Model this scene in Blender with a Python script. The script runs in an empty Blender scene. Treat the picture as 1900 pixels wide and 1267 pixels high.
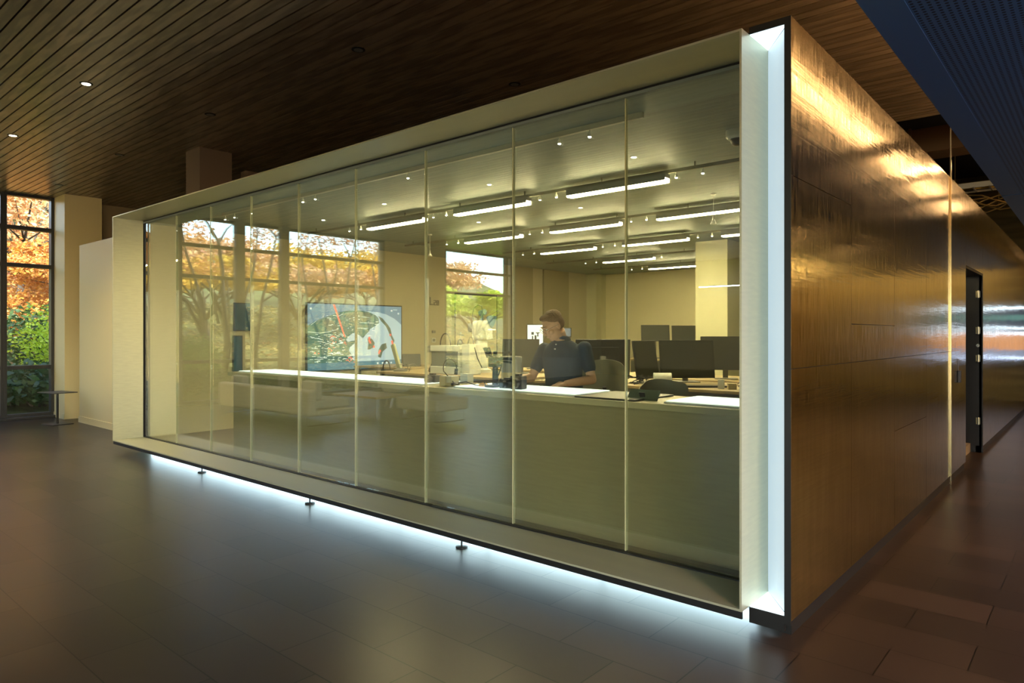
import bpy, math, random
from mathutils import Vector, Matrix
random.seed(7)
SC = bpy.context.scene
COL = SC.collection
R_ = math.radians
PI = math.pi

# ------------------------------------------------------------------ camera, world, exposure
F = 1271.0
CAMZ = 1.57
cam = bpy.data.cameras.new('camera')
cam.sensor_width = 36.0
cam.lens = 36.0 * F / 1900.0
cam.shift_y = -13.5 / 1900.0
cam.clip_end = 300
camo = bpy.data.objects.new('camera', cam)
COL.objects.link(camo)
YAW = math.atan2(0.6545, 0.7561)
camo.location = (0, 0, CAMZ)
camo.rotation_euler = (PI / 2, 0, YAW)
SC.camera = camo
SC.view_settings.view_transform = 'Standard'
SC.view_settings.look = 'None'
SC.view_settings.gamma = 1.0
SC.view_settings.use_curve_mapping = False
SC.view_settings.exposure = 0.0
SC.cycles.use_denoising = True
SC.cycles.max_bounces = 9
SC.cycles.diffuse_bounces = 4
SC.cycles.glossy_bounces = 5
SC.cycles.transparent_max_bounces = 16
SC.cycles.sample_clamp_indirect = 6.0
SC.cycles.caustics_reflective = False

world = bpy.data.worlds.new('sky')
SC.world = world
world.use_nodes = True
wn = world.node_tree
wn.nodes.clear()
wo = wn.nodes.new('ShaderNodeOutputWorld')
wb = wn.nodes.new('ShaderNodeBackground')
ws = wn.nodes.new('ShaderNodeTexSky')
ws.sky_type = 'NISHITA'
ws.sun_disc = False
ws.sun_elevation = R_(32)
ws.sun_rotation = R_(120)
wb.inputs['Strength'].default_value = 1.3
wn.links.new(ws.outputs[0], wb.inputs['Color'])
wn.links.new(wb.outputs[0], wo.inputs['Surface'])

sl = bpy.data.lights.new('sun', 'SUN')
sl.energy = 15.0
sl.angle = R_(1.0)
sl.color = (1.0, 0.93, 0.8)
so = bpy.data.objects.new('sun', sl)
COL.objects.link(so)
so.rotation_euler = Vector((-0.75, 0.35, -0.56)).to_track_quat('-Z', 'Y').to_euler()
so.location = (20, -20, 30)


def cdir(px):
    u = (px - 950.0) / F
    return (u * 0.7561 - 0.6545, u * 0.6545 + 0.7561)


def pt(px, py, t):
    """point at depth t seen at a place of the photograph"""
    d = cdir(px)
    return Vector((d[0] * t, d[1] * t, CAMZ - (py - 620.0) / F * t))


def onz(px, py, z):
    t = (CAMZ - z) * F / (py - 620.0)
    return pt(px, py, t)


def ony(px, py, y):
    return pt(px, py, y / cdir(px)[1])


def area_light(name, loc, dirv, sx, sy, energy, color, spread=180):
    l = bpy.data.lights.new(name, 'AREA')
    l.shape = 'RECTANGLE'
    l.size = sx
    l.size_y = sy
    l.energy = energy
    l.color = color
    l.spread = R_(spread)
    o = bpy.data.objects.new(name, l)
    o.location = loc
    o.rotation_euler = Vector(dirv).to_track_quat('-Z', 'Y').to_euler()
    COL.objects.link(o)
    return o


# ------------------------------------------------------------------ materials
MATS = {}


def mat(name, col, rough=0.5, metal=0.0, emit=None, estr=0.0, spec=0.5, var=0.0, vscale=8.0,
        stretch=(1, 1, 1), bump=0.0, bscale=20.0, bstretch=None, rvar=0.0, col2=None, alpha=None):
    if name in MATS:
        return MATS[name]
    m = bpy.data.materials.new(name)
    m.use_nodes = True
    nt = m.node_tree
    b = nt.nodes['Principled BSDF']
    b.inputs['Base Color'].default_value = (*col, 1)
    b.inputs['Roughness'].default_value = rough
    b.inputs['Metallic'].default_value = metal
    b.inputs['Specular IOR Level'].default_value = spec
    if emit:
        b.inputs['Emission Color'].default_value = (*emit, 1)
        b.inputs['Emission Strength'].default_value = estr
    tc = nt.nodes.new('ShaderNodeTexCoord')
    if var > 0 or col2 or rvar > 0:
        mp = nt.nodes.new('ShaderNodeMapping')
        mp.inputs['Scale'].default_value = stretch
        nz = nt.nodes.new('ShaderNodeTexNoise')
        nz.inputs['Scale'].default_value = vscale
        nz.inputs['Detail'].default_value = 5
        nt.links.new(tc.outputs['Object'], mp.inputs['Vector'])
        nt.links.new(mp.outputs[0], nz.inputs['Vector'])
        if var > 0 or col2:
            cr = nt.nodes.new('ShaderNodeValToRGB')
            cr.color_ramp.elements[0].position = 0.3
            cr.color_ramp.elements[1].position = 0.7
            a = tuple(max(0, c * (1 - var)) for c in col)
            z = col2 if col2 else tuple(min(1, c * (1 + var)) for c in col)
            cr.color_ramp.elements[0].color = (*a, 1)
            cr.color_ramp.elements[1].color = (*z, 1)
            nt.links.new(nz.outputs['Fac'], cr.inputs['Fac'])
            nt.links.new(cr.outputs['Color'], b.inputs['Base Color'])
        if rvar > 0:
            mr = nt.nodes.new('ShaderNodeMapRange')
            mr.inputs['From Min'].default_value = 0.3
            mr.inputs['From Max'].default_value = 0.7
            mr.inputs['To Min'].default_value = max(0.02, rough - rvar)
            mr.inputs['To Max'].default_value = rough + rvar
            nt.links.new(nz.outputs['Fac'], mr.inputs['Value'])
            nt.links.new(mr.outputs[0], b.inputs['Roughness'])
    if bump > 0:
        mp2 = nt.nodes.new('ShaderNodeMapping')
        mp2.inputs['Scale'].default_value = bstretch or stretch
        n2 = nt.nodes.new('ShaderNodeTexNoise')
        n2.inputs['Scale'].default_value = bscale
        n2.inputs['Detail'].default_value = 3
        bp = nt.nodes.new('ShaderNodeBump')
        bp.inputs['Strength'].default_value = bump
        bp.inputs['Distance'].default_value = 0.02
        nt.links.new(tc.outputs['Object'], mp2.inputs['Vector'])
        nt.links.new(mp2.outputs[0], n2.inputs['Vector'])
        nt.links.new(n2.outputs['Fac'], bp.inputs['Height'])
        nt.links.new(bp.outputs[0], b.inputs['Normal'])
    MATS[name] = m
    return m


def glass_mat(name, tint, ior):
    m = bpy.data.materials.new(name)
    m.use_nodes = True
    nt = m.node_tree
    nt.nodes.clear()
    out = nt.nodes.new('ShaderNodeOutputMaterial')
    mx = nt.nodes.new('ShaderNodeMixShader')
    tr = nt.nodes.new('ShaderNodeBsdfTransparent')
    gl = nt.nodes.new('ShaderNodeBsdfGlossy')
    fr = nt.nodes.new('ShaderNodeFresnel')
    # the same reflectance on both faces of the pane
    geo = nt.nodes.new('ShaderNodeNewGeometry')
    mi = nt.nodes.new('ShaderNodeMix')
    mi.data_type = 'FLOAT'
    mi.inputs[2].default_value = ior
    mi.inputs[3].default_value = 1.0 / ior * 0 + ior
    tr.inputs['Color'].default_value = (*tint, 1)
    gl.inputs['Color'].default_value = (1, 1, 1, 1)
    gl.inputs['Roughness'].default_value = 0.0
    lw = nt.nodes.new('ShaderNodeLayerWeight')
    # schlick reflectance, independent of the side the ray comes from
    pw = nt.nodes.new('ShaderNodeMath')
    pw.operation = 'POWER'
    pw.inputs[1].default_value = 5.0
    lw.inputs['Blend'].default_value = 0.5
    nt.links.new(lw.outputs['Facing'], pw.inputs[0])
    f0 = ((ior - 1) / (ior + 1)) ** 2
    ma = nt.nodes.new('ShaderNodeMath')
    ma.operation = 'MULTIPLY_ADD'
    ma.inputs[1].default_value = 1 - f0
    ma.inputs[2].default_value = f0
    nt.links.new(pw.outputs[0], ma.inputs[0])
    nt.links.new(ma.outputs[0], mx.inputs['Fac'])
    nt.links.new(tr.outputs[0], mx.inputs[1])
    nt.links.new(gl.outputs[0], mx.inputs[2])
    nt.links.new(mx.outputs[0], out.inputs['Surface'])
    for n in (fr, geo, mi):
        nt.nodes.remove(n)
    MATS[name] = m
    return m


M_GLASS = glass_mat('facade_glass', (0.94, 0.985, 0.94), 2.4)
M_WGLASS = glass_mat('window_glass', (0.97, 0.98, 0.97), 1.35)
M_FRAME = mat('brushed_champagne', (0.54, 0.54, 0.39), 0.38, 0.40, var=0.06, vscale=4, stretch=(0.4, 2, 14), rvar=0.05)
M_CREAM = mat('cream_paint', (0.86, 0.74, 0.40), 0.5)
M_CREAM_IN = mat('interior_cream_paint', (0.86, 0.77, 0.50), 0.75)
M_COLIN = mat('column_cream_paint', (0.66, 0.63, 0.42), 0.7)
M_TAN = mat('tan_paint', (0.62, 0.52, 0.34), 0.7)
M_BLACK = mat('black_metal', (0.012, 0.012, 0.012), 0.45)
M_MULL = mat('dark_mullion', (0.045, 0.045, 0.045), 0.4, 0.3)
M_DARKCEIL = mat('dark_plenum', (0.015, 0.012, 0.010), 0.8)
M_INCEIL = mat('interior_ceiling', (0.26, 0.31, 0.29), 0.55, var=0.12, vscale=3, stretch=(1, 8, 1))
M_INFLOOR = mat('interior_floor', (0.30, 0.26, 0.18), 0.5)
M_KNEE = mat('counter_front_metal', (0.50, 0.42, 0.23), 0.35, 0.25, var=0.05, vscale=5, stretch=(1, 1, 12))
M_WOODTOP = mat('pale_wood', (0.50, 0.38, 0.20), 0.45, var=0.15, vscale=6, stretch=(1, 10, 1))
M_PLASTIC = mat('black_plastic', (0.026, 0.027, 0.03), 0.4)
M_SCREENOFF = mat('dark_screen', (0.055, 0.058, 0.050), 0.3)
M_GREYPL = mat('grey_plastic', (0.25, 0.25, 0.23), 0.45)
M_WHITE = mat('white_plastic', (0.80, 0.80, 0.72), 0.4)
M_CHROME = mat('satin_chrome', (0.6, 0.6, 0.58), 0.25, 1.0)
M_MESH = mat('grey_chair_mesh', (0.34, 0.34, 0.27), 0.7, bump=0.2, bscale=200)
M_LTABLE = mat('light_table', (0.9, 0.9, 0.9), 0.4, emit=(0.90, 1.0, 0.97), estr=1.25)
M_TUBE = mat('warm_tube', (1, 1, 1), 0.4, emit=(1.0, 0.80, 0.42), estr=135.0)
M_SPOTLAMP = mat('spot_lamp', (1, 1, 1), 0.4, emit=(1.0, 0.95, 0.8), estr=20.0)
M_COOL = mat('cool_led', (1, 1, 1), 0.4, emit=(0.62, 0.86, 1.0), estr=2.0)
M_OPAL = mat('opal_panel', (0.5, 0.55, 0.58), 0.5, emit=(0.66, 0.86, 1.0), estr=0.62)
M_OPALHOT = mat('opal_cap', (0.8, 0.85, 0.9), 0.5, emit=(0.72, 0.92, 1.0), estr=1.6)
M_WARMLED = mat('warm_led', (1, 1, 1), 0.4, emit=(1.0, 0.60, 0.28), estr=30.0)
M_PLUG = mat('downlight_lamp', (1, 1, 1), 0.4, emit=(1.0, 0.85, 0.55), estr=14.0)
M_SEAM = mat('pale_glazing_seal', (0.55, 0.55, 0.34), 0.35)
M_SOFA = mat('pale_grey_fabric', (0.50, 0.49, 0.44), 0.9, var=0.05, vscale=60)
M_SOFFITB = mat('soffit_border', (0.07, 0.15, 0.25), 0.5, spec=0.2)


def wall_metal():
    m = bpy.data.materials.new('bronze_panel')
    m.use_nodes = True
    nt = m.node_tree
    b = nt.nodes['Principled BSDF']
    b.inputs['Metallic'].default_value = 1.0
    tc = nt.nodes.new('ShaderNodeTexCoord')

    def noise(scale, stretch, det=4):
        mp = nt.nodes.new('ShaderNodeMapping')
        mp.inputs['Scale'].default_value = stretch
        n = nt.nodes.new('ShaderNodeTexNoise')
        n.inputs['Scale'].default_value = scale
        n.inputs['Detail'].default_value = det
        nt.links.new(tc.outputs['Object'], mp.inputs['Vector'])
        nt.links.new(mp.outputs[0], n.inputs['Vector'])
        return n
    n1 = noise(3.0, (1, 5, 0.7), 5)
    cr = nt.nodes.new('ShaderNodeValToRGB')
    cr.color_ramp.elements[0].position = 0.3
    cr.color_ramp.elements[0].color = (0.45, 0.36, 0.20, 1)
    cr.color_ramp.elements[1].position = 0.72
    cr.color_ramp.elements[1].color = (0.57, 0.46, 0.27, 1)
    nt.links.new(n1.outputs['Fac'], cr.inputs['Fac'])
    nt.links.new(cr.outputs['Color'], b.inputs['Base Color'])
    n2 = noise(5.0, (1, 14, 1.2), 5)
    mr = nt.nodes.new('ShaderNodeMapRange')
    mr.inputs['From Min'].default_value = 0.3
    mr.inputs['From Max'].default_value = 0.75
    mr.inputs['To Min'].default_value = 0.10
    mr.inputs['To Max'].default_value = 0.27
    nt.links.new(n2.outputs['Fac'], mr.inputs['Value'])
    nt.links.new(mr.outputs[0], b.inputs['Roughness'])
    n3 = noise(1.2, (1, 0.5, 3.5), 2)
    n4 = noise(9.0, (1, 0.25, 5.0), 2)
    ad = nt.nodes.new('ShaderNodeMath')
    ad.operation = 'MULTIPLY_ADD'
    ad.inputs[1].default_value = 0.15
    nt.links.new(n4.outputs['Fac'], ad.inputs[0])
    nt.links.new(n3.outputs['Fac'], ad.inputs[2])
    bp = nt.nodes.new('ShaderNodeBump')
    bp.inputs['Strength'].default_value = 0.22
    bp.inputs['Distance'].default_value = 0.02
    nt.links.new(ad.outputs[0], bp.inputs['Height'])
    nt.links.new(bp.outputs[0], b.inputs['Normal'])
    return m


M_BRONZE = wall_metal()


def floor_mat():
    m = bpy.data.materials.new('dark_floor_tile')
    m.use_nodes = True
    nt = m.node_tree
    b = nt.nodes['Principled BSDF']
    tc = nt.nodes.new('ShaderNodeTexCoord')
    mp = nt.nodes.new('ShaderNodeMapping')
    mp.inputs['Location'].default_value = (0.16, 0.21, 0)
    br = nt.nodes.new('ShaderNodeTexBrick')
    br.offset = 0.0
    br.inputs['Scale'].default_value = 1.0
    br.inputs['Brick Width'].default_value = 0.65
    br.inputs['Row Height'].default_value = 0.335
    br.inputs['Mortar Size'].default_value = 0.0035
    br.inputs['Mortar Smooth'].default_value = 0.3
    br.inputs['Color1'].default_value = (0.024, 0.019, 0.016, 1)
    br.inputs['Color2'].default_value = (0.046, 0.034, 0.027, 1)
    br.inputs['Mortar'].default_value = (0.003, 0.003, 0.003, 1)
    br.offset = 0.5
    nt.links.new(tc.outputs['Object'], mp.inputs['Vector'])
    nt.links.new(mp.outputs[0], br.inputs['Vector'])
    nz = nt.nodes.new('ShaderNodeTexNoise')
    nz.inputs['Scale'].default_value = 1.1
    nz.inputs['Detail'].default_value = 3
    nt.links.new(tc.outputs['Object'], nz.inputs['Vector'])
    mr = nt.nodes.new('ShaderNodeMapRange')
    mr.inputs['From Min'].default_value = 0.0
    mr.inputs['From Max'].default_value = 1.0
    mr.inputs['To Min'].default_value = 0.15
    mr.inputs['To Max'].default_value = 0.38
    nt.links.new(nz.outputs['Fac'], mr.inputs['Value'])
    b.inputs['Roughness'].default_value = 0.30
    nt.links.new(br.outputs['Color'], b.inputs['Base Color'])
    b.inputs['Specular IOR Level'].default_value = 0.22
    return m


M_FLOOR = floor_mat()


def wood_ceiling_mat():
    m = bpy.data.materials.new('dark_stained_ash')
    m.use_nodes = True
    nt = m.node_tree
    b = nt.nodes['Principled BSDF']
    tc = nt.nodes.new('ShaderNodeTexCoord')
    # board index from y, so that each board carries its own figure
    sp = nt.nodes.new('ShaderNodeSeparateXYZ')
    nt.links.new(tc.outputs['Object'], sp.inputs[0])
    dv = nt.nodes.new('ShaderNodeMath')
    dv.operation = 'DIVIDE'
    dv.inputs[1].default_value = 0.112
    nt.links.new(sp.outputs['Y'], dv.inputs[0])
    fl = nt.nodes.new('ShaderNodeMath')
    fl.operation = 'FLOOR'
    nt.links.new(dv.outputs[0], fl.inputs[0])
    mu = nt.nodes.new('ShaderNodeMath')
    mu.operation = 'MULTIPLY'
    mu.inputs[1].default_value = 7.31
    nt.links.new(fl.outputs[0], mu.inputs[0])
    cb = nt.nodes.new('ShaderNodeCombineXYZ')
    ax = nt.nodes.new('ShaderNodeMath')
    ax.operation = 'ADD'
    nt.links.new(sp.outputs['X'], ax.inputs[0])
    nt.links.new(mu.outputs[0], ax.inputs[1])
    sx = nt.nodes.new('ShaderNodeMath')
    sx.operation = 'MULTIPLY'
    sx.inputs[1].default_value = 0.16
    nt.links.new(ax.outputs[0], sx.inputs[0])
    nt.links.new(sx.outputs[0], cb.inputs['X'])
    nt.links.new(sp.outputs['Y'], cb.inputs['Y'])
    nt.links.new(mu.outputs[0], cb.inputs['Z'])
    wv = nt.nodes.new('ShaderNodeTexWave')
    wv.wave_type = 'RINGS'
    wv.inputs['Scale'].default_value = 9.0
    wv.inputs['Distortion'].default_value = 7.0
    wv.inputs['Detail'].default_value = 2.0
    wv.inputs['Detail Scale'].default_value = 1.2
    nt.links.new(cb.outputs[0], wv.inputs['Vector'])
    cr = nt.nodes.new('ShaderNodeValToRGB')
    cr.color_ramp.elements[0].color = (0.230, 0.160, 0.095, 1)
    cr.color_ramp.elements[1].color = (0.420, 0.300, 0.185, 1)
    nt.links.new(wv.outputs['Fac'], cr.inputs['Fac'])
    nt.links.new(cr.outputs['Color'], b.inputs['Base Color'])
    b.inputs['Roughness'].default_value = 0.30
    b.inputs['Specular IOR Level'].default_value = 0.9
    return m


M_CEIL = wood_ceiling_mat()


def perforated_mat():
    m = bpy.data.materials.new('perforated_blue_grey')
    m.use_nodes = True
    nt = m.node_tree
    b = nt.nodes['Principled BSDF']
    b.inputs['Roughness'].default_value = 0.5
    b.inputs['Specular IOR Level'].default_value = 0.2
    tc = nt.nodes.new('ShaderNodeTexCoord')
    mp = nt.nodes.new('ShaderNodeMapping')
    mp.inputs['Scale'].default_value = (1 / 0.030, 1 / 0.030, 1)
    nt.links.new(tc.outputs['Object'], mp.inputs['Vector'])
    fr = nt.nodes.new('ShaderNodeVectorMath')
    fr.operation = 'FRACTION'
    nt.links.new(mp.outputs[0], fr.inputs[0])
    sb = nt.nodes.new('ShaderNodeVectorMath')
    sb.operation = 'SUBTRACT'
    sb.inputs[1].default_value = (0.5, 0.5, 0)
    nt.links.new(fr.outputs[0], sb.inputs[0])
    sp = nt.nodes.new('ShaderNodeSeparateXYZ')
    nt.links.new(sb.outputs[0], sp.inputs[0])
    cb = nt.nodes.new('ShaderNodeCombineXYZ')
    nt.links.new(sp.outputs['X'], cb.inputs['X'])
    nt.links.new(sp.outputs['Y'], cb.inputs['Y'])
    ln = nt.nodes.new('ShaderNodeVectorMath')
    ln.operation = 'LENGTH'
    nt.links.new(cb.outputs[0], ln.inputs[0])
    cr = nt.nodes.new('ShaderNodeValToRGB')
    cr.color_ramp.interpolation = 'CONSTANT'
    cr.color_ramp.elements[0].color = (0.010, 0.012, 0.016, 1)
    cr.color_ramp.elements[1].position = 0.27
    cr.color_ramp.elements[1].color = (0.07, 0.15, 0.25, 1)
    nt.links.new(ln.outputs['Value'], cr.inputs['Fac'])
    nt.links.new(cr.outputs['Color'], b.inputs['Base Color'])
    return m


M_PERF = perforated_mat()


# ------------------------------------------------------------------ mesh helper
class MB:
    def __init__(s):
        s.v = []
        s.f = []

    def add(s, vs, fs):
        n = len(s.v)
        s.v += [tuple(v) for v in vs]
        s.f += [tuple(i + n for i in f) for f in fs]
        return s

    def box(s, x0, y0, z0, x1, y1, z1):
        x0, x1 = sorted((x0, x1)); y0, y1 = sorted((y0, y1)); z0, z1 = sorted((z0, z1))
        return s.add([(x0, y0, z0), (x1, y0, z0), (x1, y1, z0), (x0, y1, z0), (x0, y0, z1), (x1, y0, z1), (x1, y1, z1), (x0, y1, z1)],
                     [(3, 2, 1, 0), (4, 5, 6, 7), (0, 1, 5, 4), (1, 2, 6, 5), (2, 3, 7, 6), (3, 0, 4, 7)])

    def tbox(s, x0, y0, z0, x1, y1, z1, M):
        vs = [M @ Vector(v) for v in [(x0, y0, z0), (x1, y0, z0), (x1, y1, z0), (x0, y1, z0), (x0, y0, z1), (x1, y0, z1), (x1, y1, z1), (x0, y1, z1)]]
        return s.add(vs, [(3, 2, 1, 0), (4, 5, 6, 7), (0, 1, 5, 4), (1, 2, 6, 5), (2, 3, 7, 6), (3, 0, 4, 7)])

    def tube(s, pts, r, n=10, caps=True):
        pts = [Vector(p) for p in pts]
        rs = r if isinstance(r, (list, tuple)) else [r] * len(pts)
        vs = []
        side = None
        for i, p in enumerate(pts):
            d = (pts[min(i + 1, len(pts) - 1)] - pts[max(i - 1, 0)]).normalized()
            if side is None:
                up = Vector((0, 0, 1)) if abs(d.z) < 0.9 else Vector((1, 0, 0))
                side = d.cross(up).normalized()
            else:
                side = (side - d * side.dot(d)).normalized()
            w = d.cross(side)
            rr = rs[i]
            ra, rb = rr if isinstance(rr, tuple) else (rr, rr)
            for k in range(n):
                a = 2 * PI * k / n
                vs.append(p + side * ra * math.cos(a) + w * rb * math.sin(a))
        fs = []
        for i in range(len(pts) - 1):
            for k in range(n):
                k2 = (k + 1) % n
                fs.append((i * n + k, i * n + k2, (i + 1) * n + k2, (i + 1) * n + k))
        if caps:
            fs.append(tuple(range(n - 1, -1, -1)))
            fs.append(tuple((len(pts) - 1) * n + k for k in range(n)))
        return s.add(vs, fs)

    def lathe(s, prof, n=24, c=(0, 0, 0), M=None):
        """profile of (radius, z), closed at both ends"""
        vs = []
        for r, z in prof:
            for k in range(n):
                a = 2 * PI * k / n
                v = Vector((c[0] + r * math.cos(a), c[1] + r * math.sin(a), c[2] + z))
                vs.append(M @ v if M else v)
        fs = []
        for i in range(len(prof) - 1):
            for k in range(n):
                k2 = (k + 1) % n
                fs.append((i * n + k, i * n + k2, (i + 1) * n + k2, (i + 1) * n + k))
        fs.append(tuple(range(n - 1, -1, -1)))
        fs.append(tuple((len(prof) - 1) * n + k for k in range(n)))
        return s.add(vs, fs)

    def prism(s, poly, z0, z1):
        n = len(poly)
        vs = [(x, y, z0) for x, y in poly] + [(x, y, z1) for x, y in poly]
        fs = [tuple(range(n - 1, -1, -1)), tuple(range(n, 2 * n))]
        fs += [(i, (i + 1) % n, n + (i + 1) % n, n + i) for i in range(n)]
        return s.add(vs, fs)

    def ell(s, c, r, n=16, m=10, M=None):
        vs = []
        for i in range(m + 1):
            th = PI * i / m
            for k in range(n):
                a = 2 * PI * k / n
                st = max(math.sin(th), 0.02)
                v = Vector((r[0] * st * math.cos(a), r[1] * st * math.sin(a), -r[2] * math.cos(th)))
                if M:
                    v = M @ v
                vs.append(Vector(c) + v)
        fs = []
        for i in range(m):
            for k in range(n):
                k2 = (k + 1) % n
                fs.append((i * n + k, i * n + k2, (i + 1) * n + k2, (i + 1) * n + k))
        fs.append(tuple(range(n - 1, -1, -1)))
        fs.append(tuple(m * n + k for k in range(n)))
        return s.add(vs, fs)

    def build(s, name, material, parent=None, bevel=0.0, smooth=False, seg=2, loc=None, rz=0.0):
        me = bpy.data.meshes.new(name)
        me.from_pydata(s.v, [], s.f)
        me.update()
        me.materials.append(material)
        o = bpy.data.objects.new(name, me)
        COL.objects.link(o)
        if parent:
            o.parent = parent
        if loc is not None:
            o.location = loc
        if rz:
            o.rotation_euler = (0, 0, rz)
        if bevel > 0:
            b = o.modifiers.new('bevel', 'BEVEL')
            b.width = bevel
            b.segments = seg
            b.limit_method = 'ANGLE'
            b.angle_limit = R_(40)
        if smooth:
            me.shade_smooth()
            if smooth != 'all':
                try:
                    me.set_sharp_from_angle(angle=R_(40))
                except Exception:
                    pass
        return o


def thing(name, label, cat, loc=(0, 0, 0), rz=0.0, group=None):
    o = bpy.data.objects.new(name, None)
    o.empty_display_size = 0.1
    COL.objects.link(o)
    o.location = loc
    o.rotation_euler = (0, 0, rz)
    o['label'] = label
    o['category'] = cat
    if group:
        o['group'] = group
    return o


def tag(o, label, cat, group=None, kind=None):
    o['label'] = label
    o['category'] = cat
    if group:
        o['group'] = group
    if kind:
        o['kind'] = kind
    return o


def struct(name, mb, m, parent=None, label=None, **kw):
    o = mb.build(name, m, parent, **kw)
    if parent is None:
        o['kind'] = 'structure'
        if label:
            o['label'] = label
    return o


def dup(root, loc, rz=None, label=None, group=None):
    r = root.copy()
    COL.objects.link(r)
    r.location = loc
    if rz is not None:
        r.rotation_euler = (0, 0, rz)
    if label:
        r['label'] = label
    if group:
        r['group'] = group
    for ch in list(root.children):
        c = ch.copy()
        COL.objects.link(c)
        c.parent = r
        for g in list(ch.children):
            d = g.copy()
            COL.objects.link(d)
            d.parent = c
    return r


# ------------------------------------------------------------------ shell of the lobby
XL, XR, YB, YE = -15.15, 4.2, -15.0, 20.0
CZ = 4.16
struct('floor', MB().box(XL - 0.3, YB, -0.15, XR, YE, 0.0), M_FLOOR)

# wood ceiling: boards running along x with open grooves
cb_ = MB()
y = -14.98
k0 = int(YB / 0.112)
for k in range(k0, int(9.3 / 0.112) + 1):
    y0 = k * 0.112
    cb_.box(XL, y0 + 0.007, CZ, XR, y0 + 0.104, CZ + 0.022)
struct('ceiling', cb_, M_CEIL, label='dark stained wood board ceiling with open grooves over the lobby')
struct('ceiling_deck', MB().box(XL, YB, CZ + 0.10, XR, 9.34, CZ + 0.2), M_BLACK)
struct('ceiling_void', MB().box(XL, 9.34, 5.4, XR, YE, 5.5), M_DARKCEIL)
struct('wall_void', MB().box(XL, 9.34, CZ + 0.2, XR, 9.44, 5.4), M_DARKCEIL)

# window wall on the left
def window(idx, y0, y1, top=CZ, parentlabel=None):
    x = XL
    fr = MB()
    w = 0.05
    for a in (y0, y1 - w):
        fr.box(x - 0.10, a, 0.0, x + 0.05, a + w, top)
    for z in (0.0, 0.92, 2.81, 3.50, top - 0.05):
        h = 0.07
        fr.box(x - 0.10, y0 + w, z, x + 0.05, y1 - w, z + (h if z > 0 else 0.10))
    o = struct('window_%d' % idx, MB().box(x - 0.035, y0 + w, 0.08, x - 0.015, y1 - w, top - 0.04), M_WGLASS)
    fr.build('window_frame', M_MULL, o, bevel=0.004)
    MB().box(x + 0.05, y0, 0.0, x + 0.16, y1, 0.045).build('window_sill', M_MULL, o, bevel=0.004)
    return o


ybreaks = [4.15, 3.36, 1.35, -0.03, -1.16, -4.20]
n = 1
for a, b in zip(ybreaks[1:], ybreaks[:-1]):
    window(n, a, b)
    n += 1
# wider posts at two of the divisions
for i, yy in enumerate((-0.03, -1.16)):
    struct('window_post_%d' % (i + 1), MB().box(XL + 0.05, yy - 0.02, 0.0, XL + 0.2, yy + 0.2, CZ), mat('grey_post', (0.22, 0.22, 0.2), 0.5))
struct('wall_left', MB().box(XL - 0.25, YB, CZ, XL + 0.04, 4.2, CZ + 0.2).box(XL - 0.25, -6.5, 0, XL + 0.05, -4.20, CZ).box(XL - 0.25, 4.15, 0, XL + 0.0, YE, CZ + 1.2)
       .box(XL - 0.25, YB, 0, XL + 0.05, -9.7, CZ), M_TAN)
window(n, -9.35, -6.5); n += 1
window(n, -9.7, -9.35); n += 1

# column beside the window and the partition in line with the glass box
struct('column_1', MB().box(XL - 0.02, 4.15, 0, -14.5, 4.77, CZ), M_CREAM)
struct('baseboard_column', MB().box(XL, 4.14, 0, -14.49, 4.15, 0.10), M_CREAM)
struct('wall_partition', MB().box(-13.87, 4.2, 0, -10.30, 4.34, 3.155), M_CREAM)
struct('baseboard_partition', MB().box(-13.88, 4.185, 0, -10.32, 4.2, 0.11), M_CREAM)
struct('wall_behind_partition', MB().box(XL, 6.5, 0, -10.5, 6.6, 5.4), M_DARKCEIL)

# far, back and side walls of the lobby
struct('wall_end', MB().box(XL, YE, 0, XR, YE + 0.1, 5.5), mat('end_wall_gold', (0.24, 0.20, 0.075), 0.5, var=0.4, vscale=2, stretch=(0.5, 1, 4)))
ew = thing('wall_wash_light', 'warm linear light washing the gold end wall, mirrored in the bronze', 'light', (2.2, 19.3, 3.30))
MB().box(-2.6, -0.04, 0.0, 1.9, 0.04, 0.10).build('housing', M_BLACK, ew)
MB().box(-2.58, -0.035, -0.03, 1.88, 0.035, 0.0).build('lamp', M_WARMLED, ew)
for a in (-2.0, 0.0, 1.5):
    MB().tube([(a, 0, 0.1), (a, 0, 2.1)], 0.006, 6).build('hanger', M_CHROME, ew)
area_light('wall_wash', (1.8, 19.2, 3.25), (0, 0.6, -1), 4.0, 0.08, 24, (1, 0.78, 0.40), 150)
bw = MB()
for a, b in ((XL, -8.4), (-3.6, -2.0), (4.4, XR)):
    bw.box(a, YB - 0.1, 0, b, YB, CZ)
bw.box(XL - 0.2, YB - 0.12, 3.9, XR, YB, CZ + 0.2).box(XL, YB - 0.1, 0, XR, YB, 0.3)
struct('wall_back', bw, M_TAN)
for i, (a, b) in enumerate(((-8.4, -3.6), (-2.0, 4.4))):  # unseen back windows, added to bring bluish daylight into the lobby
    o = struct('window_%d' % (n + i), MB().box(a, YB - 0.06, 0.3, b, YB - 0.04, 3.9), M_WGLASS)
    fr = MB()
    for q in range(4):
        xx = a + (b - a) * q / 3
        fr.box(xx - 0.03, YB - 0.09, 0.3, xx + 0.03, YB, 3.9)
    for z in (0.3, 2.8, 3.84):
        fr.box(a, YB - 0.09, z, b, YB, z + 0.06)
    fr.build('window_frame', M_MULL, o)
struct('wall_right', MB().box(XR, YB, 0, XR + 0.1, -5.0, 5.5).box(XR, 1.0, 0, XR + 0.1, YE, 5.5).box(XR, -5, 3.0, XR + 0.1, 1.0, 5.5), mat('warm_brown_wall', (0.48, 0.32, 0.13), 0.55))
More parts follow.
